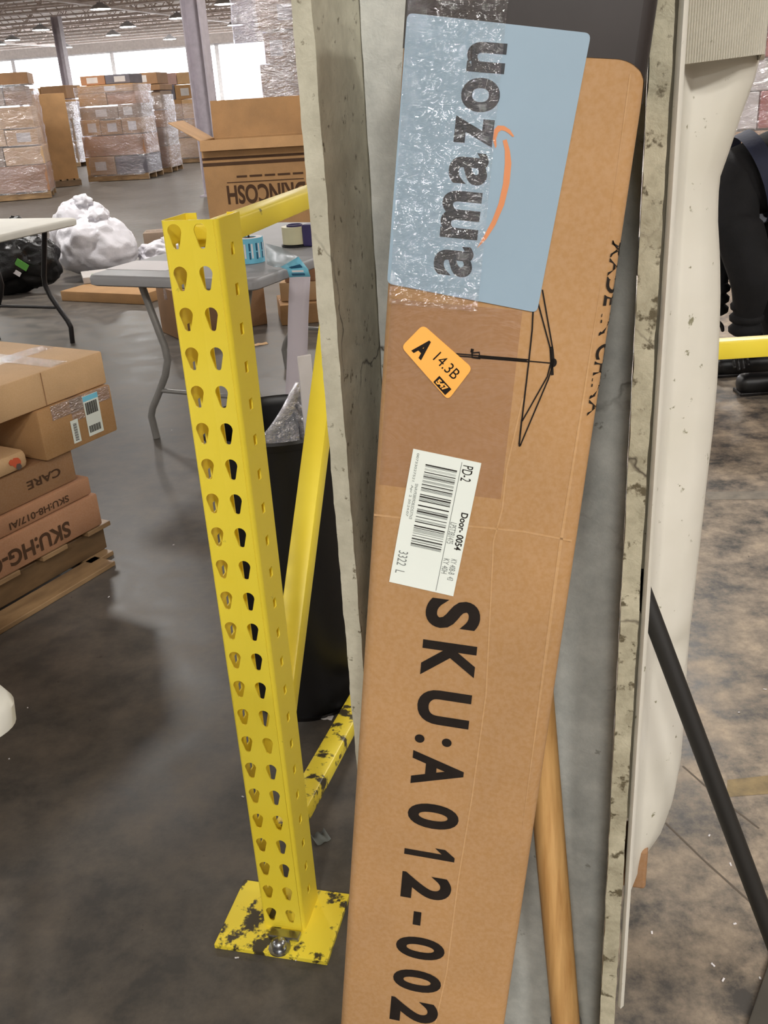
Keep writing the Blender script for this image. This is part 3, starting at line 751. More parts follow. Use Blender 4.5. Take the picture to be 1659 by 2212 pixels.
for v_ in (0.0, FD):
    c = r3(0.030, v_ + (0.020 if v_ == 0 else -0.020), 0.005)
    mb = MB(); mb.obox(c, RU, RV, Z, 0.205, 0.150, 0.010, 0.0015)
    base = mb.build('base_plate', YELLOW_WORN, rack)
    if v_ == 0:
        b = on_z(604, 2046, 0.012)
        MB().lathe((b.x, b.y, 0.010), [(0.0, 0.0), (0.019, 0.0), (0.019, 0.003), (0.0125, 0.0035), (0.0125, 0.012), (0.010, 0.017), (0.005, 0.020), (0.0, 0.021)], 24).build('anchor_bolt', STEEL, base, True, 50)
        MB().obox(b + RV * 0.024 + Z * 0.0035 + RU * 0.002, RU, RV, Z, 0.055, 0.018, 0.007, 0.0015).build('foot_tab', STEEL, base)

# ================================================================== TRASH BIN
bx, by = -0.215, 1.975
bn = thing('trash_bin', 'tall black round trash bin behind the yellow rack frame', 'trash bin', (bx, by, 0))
MB().lathe((bx, by, 0), [(0.0, 0.012), (0.130, 0.012), (0.164, 0.690), (0.170, 0.692), (0.172, 0.706), (0.168, 0.712), (0.162, 0.706), (0.160, 0.690), (0.126, 0.02), (0.0, 0.02)], 48).build('shell', BLACK_PLASTIC, bn, True, 40)
MB().lathe((bx, by, 0), [(0.0, 0.0), (0.128, 0.0), (0.135, 0.014), (0.0, 0.014)], 48).build('base_ring', BLACK_PLASTIC, bn, True, 40)
# crumpled film in the bin
def lump(center, rad, seed, amp, freq, squash=(1, 1, 1), sub=4, flat=None):
    t = bmesh.new(); bmesh.ops.create_icosphere(t, subdivisions=sub, radius=1.0)
    for v in t.verts:
        p = v.co.normalized(); n1 = noise.noise(p * freq + Vector((seed, 0, 0))); n2 = noise.ridged_multi_fractal(p * freq * 1.6 + Vector((0, seed, 0)), 1.0, 2.1, 4, 1.0, 2.0)
        k = 1 + amp * n1 + amp * 0.35 * (n2 - 1.2)
        v.co = Vector((p.x * squash[0] * rad * k, p.y * squash[1] * rad * k, p.z * squash[2] * rad * k)) + Vector(center)
        if flat is not None and v.co.z < flat: v.co.z = flat + (v.co.z - flat) * 0.02
    mb = MB(); mb.join(t); return mb
WHITE_FILM = film('milky_film', 0.55, 0.22, 30, (0.9, 0.9, 0.9, 1), 1.0)
fm = lump((bx + 0.01, by - 0.02, 0.585), 0.100, 4.2, 0.45, 2.2, (1.0, 0.9, 0.7)).build('plastic_film', WHITE_FILM, None, True); tag(fm, 'crumpled clear plastic film lying in the black trash bin', 'film')
fm2 = MB()
for k in range(7):
    a = Vector((bx - 0.035 + 0.012 * k, by - 0.10 + 0.01 * k, 0.60)); top_ = Vector((bx + 0.030 + 0.005 * k, by - 0.01 + 0.012 * k, 0.770 - 0.012 * abs(k - 3)))
    fm2.tube([a, a * 0.45 + top_ * 0.55 + Vector((-0.02, -0.01, 0.02)), top_, top_ + Vector((0.02, 0.02, -0.05)), Vector((bx + 0.05, by + 0.02, 0.62))], 0.008, 7, True, [0.012, 0.010, 0.011, 0.010, 0.008])
fs = fm2.build('plastic_film', WHITE_FILM, None, True); tag(fs, 'twisted strands of clear film standing up out of the trash bin', 'film')
wf = MB(); a = Vector((bx + 0.068, by - 0.02, 0.60))
wf.obox(a + Z * 0.10, Vector((0.95, 0.3, 0.05)).normalized(), Vector((-0.3, 0.95, 0)).normalized(), Vector((0.0, 0.0, 1)), 0.030, 0.006, 0.30, 0.002)
tag(wf.build('foam_strip', PAPER, None), 'white foam strip standing upright in the trash bin', 'foam strip')
# litter around the bin and on the floor
def scrap(px, py, wx, wy, h, rot, mat, label, name='paper_scrap', cat='scrap', group=None):
    c = on_z(px, py, 0.0); X, Y = dirs(rot)
    mb = MB(); n = 7; rows = []
    for j in range(3):
        row = []
        for i in range(n + 1):
            s = (i / n - 0.5) * wx; q_ = c + X * s + Y * ((j / 2 - 0.5) * wy); q_.z = 0.0012 + h * (0.5 + 0.5 * math.sin(i * 1.7 + px)) ** 2 * (0.4 + 0.3 * j); row.append(q_)
        rows.append(row)
    mb.loft(rows); o = mb.build(name, mat, None, True); m = o.modifiers.new('t', 'SOLIDIFY'); m.thickness = 0.0008; m.offset = 1
    tag(o, label, cat, group); return o
scrap(703, 1551, 0.036, 0.018, 0.006, -15, PAPER, 'short white paper strip on the floor by the trash bin')
scrap(749, 1543, 0.03, 0.014, 0.004, 10, PAPER, 'white paper scrap above the worn lower brace beside the carton')
scrap(693, 1812, 0.03, 0.03, 0.008, 30, GREY_INK, 'dull grey torn scrap on the floor behind the yellow post')
scrap(735, 1522, 0.10, 0.022, 0.016, 14, WHITE_FILM, 'loop of clear tape lying against the trash bin foot', 'tape_loop', 'tape')
scrap(562, 744, 0.09, 0.05, 0.004, 20, KRAFT_LIGHT, 'tan cardboard scrap on the floor under the grey table')
scrap(470, 480, 0.3, 0.1, 0.02, 10, WHITE_FILM, 'thin torn film on the floor near the printed carton')
bits = [(371, 930), (375, 1178), (235, 1290), (60, 1180 + 350), (525, 1722), (512, 2070), (640, 2075), (1408, 2016), (1540, 2085), (1646, 2004), (1587, 1997), (1562, 2118), (1642, 2114), (1555, 1760), (1652, 1490), (1596, 1540), (1532, 1806), (1578, 1868), (20, 1340 + 300)]
for i, (x, y) in enumerate(bits):
    scrap(x, y, 0.0035 + 0.002 * (i % 3), 0.003, 0.0012, i * 37, PAPER, 'tiny white paper crumb lying on the concrete floor', 'paper_crumb', 'scrap', 'paper crumbs on the floor')

# ================================================================== FOLDING TABLES
def folding_table(name, label, corner, deg, wid, length, top_mat, leg_mat, ht=0.74, th=0.045, legs=True, foot_mat=None):
    """corner: near left corner on the floor plan; X along the short side, Y along the long side"""
    X, Y = dirs(deg); c = Vector((corner[0], corner[1], 0)); cen = c + X * wid / 2 + Y * length / 2
    r = thing(name, label, 'table', (cen.x, cen.y, 0), math.radians(deg))
    poly = round_poly([Vector((0, 0)), Vector((wid, 0)), Vector((wid, length)), Vector((0, length))], 0.045, 8)
    rows = []
    for ins, z in ((0.012, ht - th), (0.002, ht - th + 0.006), (0.0, ht - 0.014), (0.005, ht - 0.004), (0.014, ht)):
        rows.append([c + X * (p.x + (ins if p.x < wid / 2 else -ins)) + Y * (p.y + (ins if p.y < length / 2 else -ins)) + Z * z for p in poly])
    mb = MB(); mb.loft(rows, True); mb.face(mb.verts(rows[0])[::-1]); mb.face(mb.verts(rows[-1])); bmesh.ops.remove_doubles(mb.bm, verts=mb.bm.verts, dist=1e-5)
    mb.build('table_top', top_mat, r, True, 40)
    if legs:
        for e, yy in enumerate((0.17, length - 0.17)):
            for s in (0, 1):
                f = lambda a, z: c + X * (a if s == 0 else wid - a) + Y * yy + Z * z
                pts = [f(0.13, ht - th - 0.001), f(0.16, 0.58), f(0.205, 0.42), f(0.21, 0.36), f(0.185, 0.29), f(0.13, 0.20), f(0.09, 0.14), f(0.075, 0.10), f(0.085, 0.0)]
                MB().tube(pts, 0.0155, 10).build('leg', leg_mat, r, True, 60)
            MB().tube([c + X * 0.145 + Y * yy + Z * 0.222, c + X * (wid - 0.145) + Y * yy + Z * 0.222], 0.010, 8).build('crossbar', leg_mat, r, True, 60)
            MB().obox(c + X * wid / 2 + Y * yy + Z * (ht - th - 0.006), X, Y, Z, wid - 0.2, 0.03, 0.012).build('leg_mount', leg_mat, r)
    return r, c, X, Y
t1, t1c, t1x, t1y = folding_table('folding_table', 'grey plastic folding table holding label rolls behind the yellow post', (-1.133, 3.875), -26.0, 0.79, 1.5, GREY_PLASTIC, GREY_METAL)
def table2():
    X = Vector((-0.925, 0.38, 0)); Y = Vector((-0.38, -0.925, 0)); tip = Vector((-1.75, 6.075, 0))
    deg = math.degrees(math.atan2(X.y, X.x))
    # dirs(deg) gives Y = (-sin, cos) which here is (-0.38,-0.925)
    return folding_table('folding_table', 'pale folding table with black legs at the far left above the black bag', (tip.x, tip.y), deg, 0.76, 1.5, WHITE_PLASTIC, BLACK_METAL)
table2()
cpt = on_z(36, 1535, 0.72)
tdx, tdy = dirs(180 + 20)
folding_table('folding_table', 'white plastic table corner poking in at the lower left edge', (cpt.x + 0.012, cpt.y + 0.004), 138.0, 0.76, 1.2, WHITE_PLASTIC, GREY_METAL)

# things on the grey table
TZ = 0.7402
def on_t(px, py): p = on_z(px, py, TZ); return p
ps = [on_t(268, 579), on_t(352, 562), on_t(372, 575), on_t(366, 590)]
pc = on_t(325, 574)
mb = MB(); mb.obox(pc + Z * 0.0012, t1x, t1y, Z, 0.30, 0.20, 0.002); tag(mb.build('paper_sheet', PAPER), 'white paper sheet lying on the grey table', 'paper')
rc = on_t(543, 566)
lr = thing('label_roll', 'blue label roll with barcodes standing on the grey table', 'label roll', tuple(rc))
RR, RH = 0.056, 0.098
MB().lathe(rc, [(0.030, 0.001), (RR, 0.001), (RR, RH), (0.030, RH), (0.030, 0.001)], 40).build('roll', CYAN, lr, True, 40)
MB().lathe(rc, [(0.0302, RH - 0.002), (0.0302, RH + 0.0006), (RR - 0.004, RH + 0.0006), (RR, RH - 0.001)], 40).build('rim', PAPER, lr, True, 40)
MB().lathe(rc, [(0.026, 0.001), (0.0299, 0.001), (0.0299, RH - 0.003), (0.026, RH - 0.003), (0.026, 0.001)], 32).build('core', KRAFT_DARK, lr, True, 40)
MB().tube([rc + Z * 0.001, rc + Z * (RH + 0.012)], 0.004, 8).build('spindle', BLACK_PLASTIC, lr)
wh = MB(); dk = MB()
for k in range(8):
    a0 = -2.6 + k * 0.52
    def rp(a, z, e): return rc + Vector(((RR + e) * math.cos(a), (RR + e) * math.sin(a), z))
    for mbb, o0, o1, z0, z1 in ((dk, 0.02, 0.14, 0.018, 0.045), (dk, 0.02, 0.14, 0.050, 0.080), (wh, 0.20, 0.32, 0.022, 0.078)):
        rows = [[rp(a0 + o0 + (o1 - o0) * i / 3, z, 0.0006) for i in range(4)] for z in (z0, z1)]; mbb.loft(rows)
dk.build('barcode', CYAN_INK, lr); wh.build('white_field', PAPER, lr)
# strip pulled off the roll: over the table edge and down
def strip_pts():
    e = [(575, 540), (610, 556), (638, 573), (652, 590)]
    p0 = rc + Vector((RR * 0.9, -RR * 0.3, 0.05)); edge = on_z(640, 577, 0.745)
    hang_top = at_y(647, 596, edge.y - 0.03)
    return p0, edge, hang_top
p0, edge, ht_ = strip_pts()
YS = edge.y - 0.035
cl = [(575, 548), (600, 556), (625, 566), (643, 582), (648, 598), (646, 640), (644, 690), (643, 740), (641, 790), (639, 830), (637, 870), (634, 905)]
ctr = []
for i, (x, y) in enumerate(cl):
    ctr.append(at_y(x, y, YS + (0.10 - 0.035 * i if i < 3 else 0.0) + (0.004 * (i - 4) if i > 4 else 0)))
ld = thing('label_strip', 'long label strip hanging from the blue roll toward the trash bin', 'label strip', tuple(ctr[-1]))
def strip(i0, i1, mat, name, par):
    rows = []
    hw = 0.040
    for i in range(i0, i1 + 1):
        k = min(1.0, max(0.0, i / 3.0)); wdir = (Vector((0, 0, 1)) * (1 - k) + Vector((0.96, 0.10, -0.05)) * k).normalized()
        wob = Vector((0, 0.004 * math.sin(i * 1.1), 0)); h_ = hw * (1.0 if i < 3 else 1.0)
        rows.append([ctr[i] - wdir * h_ + wob, ctr[i] - wdir * h_ * 0.33, ctr[i] + wdir * h_ * 0.33, ctr[i] + wdir * h_ + wob])
    mb = MB(); mb.loft(rows); o = mb.build(name, mat, par, True); m = o.modifiers.new('t', 'SOLIDIFY'); m.thickness = 0.0006; return rows
BACKING = plain('strip_backing_paper', srgb(206, 198, 206), 0.6, mott=0.03)
strip(0, 2, film('waxed_strip', 0.35, 0.35, 20, (0.85, 0.92, 0.92, 1), 0.1), 'clear_liner', ld)
strip(2, 4, CYAN, 'blue_labels', ld); strip(4, 11, BACKING, 'white_backing', ld)
dk = MB(); wh = MB()
def sp(t, s, e=0.0012):
    i = int(min(t, 3.999)); f = t - i; k0 = min(1, i / 3); k1 = min(1, (i + 1) / 3)
    wd = lambda k: (Vector((0, 0, 1)) * (1 - k) + Vector((0.96, 0.10, -0.05)) * k).normalized()
    return (ctr[i] * (1 - f) + ctr[i + 1] * f) + (wd(k0) * (1 - f) + wd(k1) * f).normalized() * s * 0.040 + Vector((0, -e, e))
for (a, b, mbb, s0, s1) in ((2.55, 2.85, dk, -0.5, 0.6), (3.15, 3.4, wh, -0.6, 0.5), (3.55, 3.85, dk, -0.7, 0.7)):
    mbb.loft([[sp(a, s0), sp(a, s1)], [sp(b, s0), sp(b, s1)]])
dk.build('barcode', CYAN_INK, ld); wh.build('white_field', PAPER, ld)
# tape roll in its dispenser
tc = on_t(640, 531); 
tr = thing('tape_roll', 'cream packing tape roll standing on the grey table beside the column', 'tape roll', tuple(tc))
MB().lathe(tc, [(0.036, 0.012), (0.058, 0.012), (0.058, 0.084), (0.036, 0.084), (0.036, 0.012)], 40).build('tape', CREAM_TAPE, tr, True, 40)
MB().lathe(tc, [(0.030, 0.010), (0.0355, 0.010), (0.0355, 0.092), (0.030, 0.092), (0.030, 0.010)], 32).build('core', PURPLE, tr, True, 40)
MB().lathe(tc, [(0.0, 0.001), (0.064, 0.001), (0.064, 0.009), (0.0, 0.009)], 32).build('base_disc', BLACK_PLASTIC, tr, True, 40)
mb = MB(); mb.obox(tc + t1x * 0.075 + Z * 0.048, t1x, t1y, Z, 0.05, 0.06, 0.092, 0.006); mb.build('handle', PURPLE, tr)

# ================================================================== CARTONS
def carton_at(name, label, c, deg, size, mat, tape=True, group=None, tilt=(0, 0), r=0.006, tape_mat=BROWN_TAPE, cat='box'):
    """c: centre of the bottom; size along X (face direction), Y (depth), Z"""
    X, Y = dirs(deg); c = Vector(c)
    ob = thing(name, label, cat, tuple(c), math.radians(deg), group)
    if tilt != (0, 0): ob.rotation_euler = (tilt[0], tilt[1], math.radians(deg))
    MB().obox(c + Z * size[2] / 2, X, Y, Z, size[0], size[1], size[2], r, 2).build('body', mat, ob, True, 40)
    if tape:
        mb = MB(); wt = 0.05 if size[0] < 2 else 0.06
        L, Wd = (X, Y) if size[0] >= size[1] else (Y, X); ll = max(size[0], size[1])
        mb.obox(c + Z * (size[2] + 0.0006), L, Wd, Z, ll - 0.012, min(wt, min(size[0], size[1]) * 0.4), 0.0008)
        th2 = min(0.07, size[2] * 0.6)
        for s in (-1, 1): mb.obox(c + L * s * (ll / 2 + 0.0006) + Z * (size[2] - th2 / 2), L, Wd, Z, 0.0008, min(wt, min(size[0], size[1]) * 0.4), th2)
        mb.build('tape', tape_mat, ob)
    return ob, c, X, Y

# ---- stack of cartons on a pallet at the left
F0 = Vector((-0.92, 2.80, 0)); SE = Vector((0.507, 0.862, 0)); SN = Vector((0.862, -0.507, 0)); SDEG = math.degrees(math.atan2(SE.y, SE.x))
def s3(a, b, z): return F0 + SE * a + SN * b + Z * z     # a along the visible face, b out of it
pal = thing('wooden_pallet', 'worn wooden pallet under the stack of cartons at the left', 'pallet', tuple(s3(-0.55, -0.45, 0)), math.radians(SDEG))
for b in (-0.045, -0.45, -0.86): MB().obox(s3(-0.56, b, 0.058), SE, SN, Z, 1.20, 0.038, 0.082, 0.003).build('stringer', PALLET_DARK, pal)
for i in range(7): MB().obox(s3(0.0 - i * 0.187, -0.45, 0.107), SE, SN, Z, 0.10, 0.90, 0.0155, 0.002).build('deck_board', PALLET_WOOD, pal)
for a in (-0.02, -0.56, -1.10): MB().obox(s3(a, -0.45, 0.0085), SE, SN, Z, 0.10, 0.92, 0.0155, 0.002).build('bottom_board', PALLET_WOOD, pal)
MB().obox(s3(-0.50, 0.025, 0.0085), SE, SN, Z, 0.95, 0.09, 0.0155, 0.002).build('bottom_board', PALLET_WOOD, pal)
def stack_box(label, a0, a1, b, dep, z0, z1, mat, yaw=0.0, tilt=0.0, tape=True):
    c = s3((a0 + a1) / 2, b - dep / 2, z0)
    return carton_at('carton', label, c, SDEG + yaw, (a1 - a0, dep, z1 - z0), mat, tape, 'cartons stacked on the left pallet', (0, tilt), 0.007)
def face_text(ob, s, a0, a1, z0, z1, b, mat, bold=0.03, flip=False, name='lettering'):
    mb = MB()
    if flip: add_text(mb, s, s3(a1, b, z1), -SE, -Z, a1 - a0, z1 - z0, bold)
    else: add_text(mb, s, s3(a0, b, z0), SE, Z, a1 - a0, z1 - z0, bold)
    return mb.build(name, mat, ob)
HG, *_ = stack_box('wide brown carton printed SKU:HG-GT, lowest of the left pallet stack', -1.05, 0.018, 0.0, 0.55, 0.1165, 0.226, KRAFT_RED)
face_text(HG, 'SKU:HG-GT', -0.47, -0.115, 0.135, 0.187, 0.0014, BROWN_INK, 0.03, True)
TH, *_ = stack_box('thin flat brown carton lying on the SKU:HG-GT carton', -1.0, 0.006, -0.008, 0.50, 0.228, 0.287, KRAFT_RED)
face_text(TH, 'SKU:H8-017/AI', -0.32, -0.09, 0.240, 0.262, -0.0066, BROWN_INK, 0.02, True)
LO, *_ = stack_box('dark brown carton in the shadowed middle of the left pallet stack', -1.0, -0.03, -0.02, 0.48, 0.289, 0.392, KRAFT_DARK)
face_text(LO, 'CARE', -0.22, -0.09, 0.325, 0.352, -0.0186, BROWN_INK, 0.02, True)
TP = None
LB, lbc, *_ = stack_box('taped brown carton with white barcode labels, jutting from the left stack', -0.150, 0.150, 0.005, 0.42, 0.394, 0.548, KRAFT)
fb = 0.0062
w1 = MB().obox(s3(0.058, fb + 0.0004, 0.478), SE, SN, Z, 0.062, 0.0008, 0.128).build('address_label', WHITE_LABEL, LB)
MB().obox(s3(0.058, fb + 0.0010, 0.533), SE, SN, Z, 0.062, 0.0006, 0.016).build('blue_band', CYAN, w1)
m_ = MB()
for (z0, z1, n) in ((0.482, 0.520, 16), (0.424, 0.446, 14)):
    for i in range(n): a = 0.034 + 0.048 * i / n; m_.obox(s3(a, fb + 0.0010, (z0 + z1) / 2), SE, SN, Z, 0.0016 if i % 3 else 0.0026, 0.0005, z1 - z0)
m_.build('barcode', BLACK_INK, w1)
w2 = MB().obox(s3(-0.022, fb + 0.0004, 0.448), SE, SN, Z, 0.030, 0.0008, 0.072).build('barcode_label', WHITE_LABEL, LB)
m_ = MB()
for i in range(14): m_.obox(s3(-0.022, fb + 0.001, 0.420 + 0.004 * i), SE, SN, Z, 0.014, 0.0005, 0.0014 if i % 2 else 0.0022)
m_.build('barcode', BLACK_INK, w2)
MB().obox(s3(0.02, fb + 0.0002, 0.528), SE, SN, Z, 0.24, 0.0006, 0.045).build('face_tape', BROWN_TAPE, LB)
OR, orc, *_ = carton_at('torn_carton', 'torn tan carton end smeared with orange paint, left stack', s3(-0.40, -0.16, 0.3940), SDEG, (0.40, 0.30, 0.060), KRAFT_LIGHT, False, None, (0, 0), 0.02)
for i, (a, z, s) in enumerate(((-0.245, 0.424, 0.020), (-0.240, 0.410, 0.012), (-0.262, 0.430, 0.011))):
    pts = [s3(a + s * (0.8 + 0.3 * noise.noise(Vector((k * 1.3, i, 0)))) * math.cos(k * 0.52), -0.0096, z + s * (0.8 + 0.3 * noise.noise(Vector((k * 1.1, i, 4)))) * math.sin(k * 0.52)) for k in range(12)]
    MB().prism(pts, SN * 0.0006 * (i + 1)).build('paint_smear', plain('orange_smear_%d' % i, srgb(206, 92, 58) if i != 1 else srgb(96, 84, 78), 0.6), OR)
TPb, *_ = stack_box('broad flat carton with glossy tape, topmost of the left pallet stack', -1.05, 0.150, -0.005, 0.46, 0.550, 0.655, KRAFT_LIGHT, 0.0, 0.0, False)
MB().obox(s3(-0.45, -0.23, 0.6558), SE, SN, Z, 1.18, 0.07, 0.0008).build('tape', TAPE, TPb)
MB().obox(s3(-0.02, -0.16, 0.6560), SE, SN, Z, 0.07, 0.30, 0.0008).build('tape', TAPE, TPb)
MB().obox(s3(-0.10, -0.0045, 0.602), SE, SN, Z, 0.003, 0.001, 0.10).build('seam', KRAFT_DARK, TPb)

# ---- open printed carton behind the table
dcor = on_z(455, 540); DY = dcor.y
X, Y = dirs(-4.0); DW, DD, DH = 1.05, 0.62, 1.0
dc = Vector((dcor.x + 0.03, dcor.y, 0)) + X * DW / 2 + Y * DD / 2
dr = thing('open_carton', 'tall open printed carton with raised back flap beyond the grey table', 'box', (dc.x, dc.y, 0), math.radians(-4.0))
th_ = 0.008
for (cx, cy, sx2, sy2) in ((0, -DD / 2 + th_ / 2, DW, th_), (0, DD / 2 - th_ / 2, DW, th_), (-DW / 2 + th_ / 2, 0, th_, DD - 2 * th_), (DW / 2 - th_ / 2, 0, th_, DD - 2 * th_)):
    MB().obox(dc + X * cx + Y * cy + Z * DH / 2, X, Y, Z, sx2, sy2, DH, 0.003).build('side_panel', KRAFT, dr)
MB().obox(dc + Z * 0.006, X, Y, Z, DW - 2 * th_, DD - 2 * th_, 0.011).build('bottom_panel', KRAFT_DARK, dr)
def flap(a, b, dirv, L, name='flap'):
    mb = MB(); n = dirv.cross((b - a).normalized()).normalized()
    mb.prism([a, b, b + dirv * L, a + dirv * L], n * 0.006); return mb.build(name, KRAFT, dr)
cnr = lambda sx2, sy2: dc + X * sx2 * DW / 2 + Y * sy2 * DD / 2 + Z * DH
flap(cnr(-1, 1), cnr(1, 1), (Z + Y * 0.12).normalized(), 0.34)
flap(cnr(-1, -1), cnr(-1, 1), (-X * 0.8 + Z * 0.5).normalized(), 0.33)
flap(cnr(1, -1), cnr(1, 1), (X * 0.8 + Z * 0.4).normalized(), 0.33)
flap(cnr(-1, -1) - Y * 0.002, cnr(1, -1) - Y * 0.002, (-Y * 0.35 - Z * 0.94).normalized(), 0.10)
mb = MB()
fo = dc - X * DW / 2 - Y * (DD / 2 + 0.0012)
for z_, h_ in ((DH - 0.165, 0.022), (DH - 0.215, 0.030)):
    mb.obox(fo + X * DW / 2 + Z * z_, X, Y, Z, DW, 0.0012, h_); mb.obox(dc - X * (DW / 2 + 0.0008) + Z * z_, X, Y, Z, 0.0012, DD, h_)
mb.obox(fo + X * 0.58 + Z * 0.615, X, Y, Z, 0.74, 0.0012, 0.008)
add_text(mb, 'DRINCOSH', fo + X * 0.96 + Z * 0.590, -X, -Z, 0.76, 0.175, 0.03)
for i in range(5): mb.obox(fo + X * (0.36 + i * 0.135) + Z * 0.665, X, Y, Z, 0.10 + 0.02 * (i % 2), 0.0012, 0.018)
for i, z_ in enumerate((0.24, 0.34, 0.45, 0.50, 0.58)): mb.obox(dc - X * (DW / 2 + 0.0008) - Y * (0.08 + 0.03 * (i % 2)) + Z * z_, X, Y, Z, 0.0012, 0.22, 0.035 if i % 2 == 0 else 0.012)
mb.build('printing', BROWN_INK, dr)

# ---- cartons and bags on the floor
p = on_z(608, 694); u_, v_ = dirs(32)
carton_at('carton', 'plain brown carton under the grey table beside the hanging strip', p - u_ * 0.40 + v_ * 0.16, 32, (0.60, 0.32, 0.30), KRAFT_DARK)
p = on_z(640, 703); carton_at('carton', 'low brown carton on the floor right of the hanging label strip', (p.x + 0.10, p.y + 0.22, 0), 8, (0.44, 0.36, 0.13), KRAFT)
cc0 = Vector((p.x + 0.12, p.y + 0.25, 0.1325))
carton_at('carton', 'small tan carton stacked on the low carton right of the strip', cc0, -6, (0.40, 0.30, 0.12), KRAFT_LIGHT)
carton_at('carton', 'glossy taped brown carton on top of the pile right of the strip', cc0 + Z * 0.1225, 3, (0.36, 0.28, 0.13), KRAFT_RED)
p = on_z(308, 556); carton_at('carton', 'small carton with dark end stripe beyond the grey table', (p.x + 0.22, p.y + 0.16, 0), 6, (0.40, 0.28, 0.22), KRAFT_GREY)
ob = carton_at('flat_carton', 'flat brown carton leaning low on the floor under the grey table corner', on_z(225, 655) + Vector((0.12, 0.30, 0.0)), -27, (0.80, 0.62, 0.075), KRAFT, True)[0]
p = on_z(200, 640); eb, ec, ex, ey = carton_at('express_box', 'white and tan express box with green sticker lying on the flat carton', (p.x + 0.10, p.y + 0.36, 0.0765), 18, (0.50, 0.34, 0.05), WHITE_BOX, False)
MB().obox(ec + ex * -0.13 - ey * 0.08 + Z * 0.0506, ex, ey, Z, 0.09, 0.09, 0.001).build('green_sticker', GREEN, eb)
mb = MB(); add_text(mb, 'Express', ec - ex * 0.10 - ey * 0.15 + Z * 0.0512, ex, ey, 0.28, 0.055, 0.02); mb.build('lettering', GREY_INK, eb)
def bag(label, name, c, rad, sq, mat, seed, amp=0.25, freq=1.7, knot=True):
    o = thing(name, label, 'bag', (c[0], c[1], 0))
    lump((c[0], c[1], c[2]), rad, seed, amp, freq, sq, 5, 0.004).build('sack', mat, o, True)
    if knot: lump((c[0] + rad * 0.2, c[1] - rad * 0.1, c[2] + rad * sq[2] * 0.98), rad * 0.25, seed + 3, 0.5, 2.5, (1, 1, 0.8), 3).build('knot', mat, o, True)
    return o
pb_ = on_z(55, 640)
bb_ = bag('full black garbage bag under the pale table at the far left', 'garbage_bag', (pb_.x - 0.10, pb_.y + 0.22, 0.26), 0.34, (1.0, 0.75, 0.80), BAG_BLACK, 1.0)
q = Vector((pb_.x - 0.10, pb_.y + 0.22, 0.26))
gl = on_plane(47, 572, q - Vector((0, 0.26, 0)), Vector((0, 1, 0)))
MB().obox(gl, Vector((0.8, 0, -0.6)), Vector((0, 1, 0)), Vector((0.6, 0, 0.8)), 0.10, 0.004, 0.055).build('green_sticker', GREEN, bb_)
MB().obox(gl + Vector((-0.05, 0, -0.06)), Vector((0.8, 0, -0.6)), Vector((0, 1, 0)), Vector((0.6, 0, 0.8)), 0.06, 0.004, 0.035).build('white_sticker', PAPER, bb_)
pw = on_z(190, 612)
bag('large white plastic bag beside the black garbage bag', 'plastic_bag', (pw.x + 0.06, pw.y + 0.26, 0.25), 0.32, (1.0, 0.8, 0.82), BAG_WHITE, 7.0, 0.22)
bag('smaller white plastic bag trailing to the right of the large one', 'plastic_bag', (pw.x + 0.58, pw.y + 0.45, 0.13), 0.20, (1.15, 0.7, 0.62), BAG_WHITE, 13.0, 0.3, 2.0)
bag('bluish white plastic bag behind the large white bag', 'plastic_bag', (pw.x - 0.25, pw.y + 0.95, 0.28), 0.33, (0.9, 0.7, 0.9), BAG_WHITE, 21.0, 0.25)

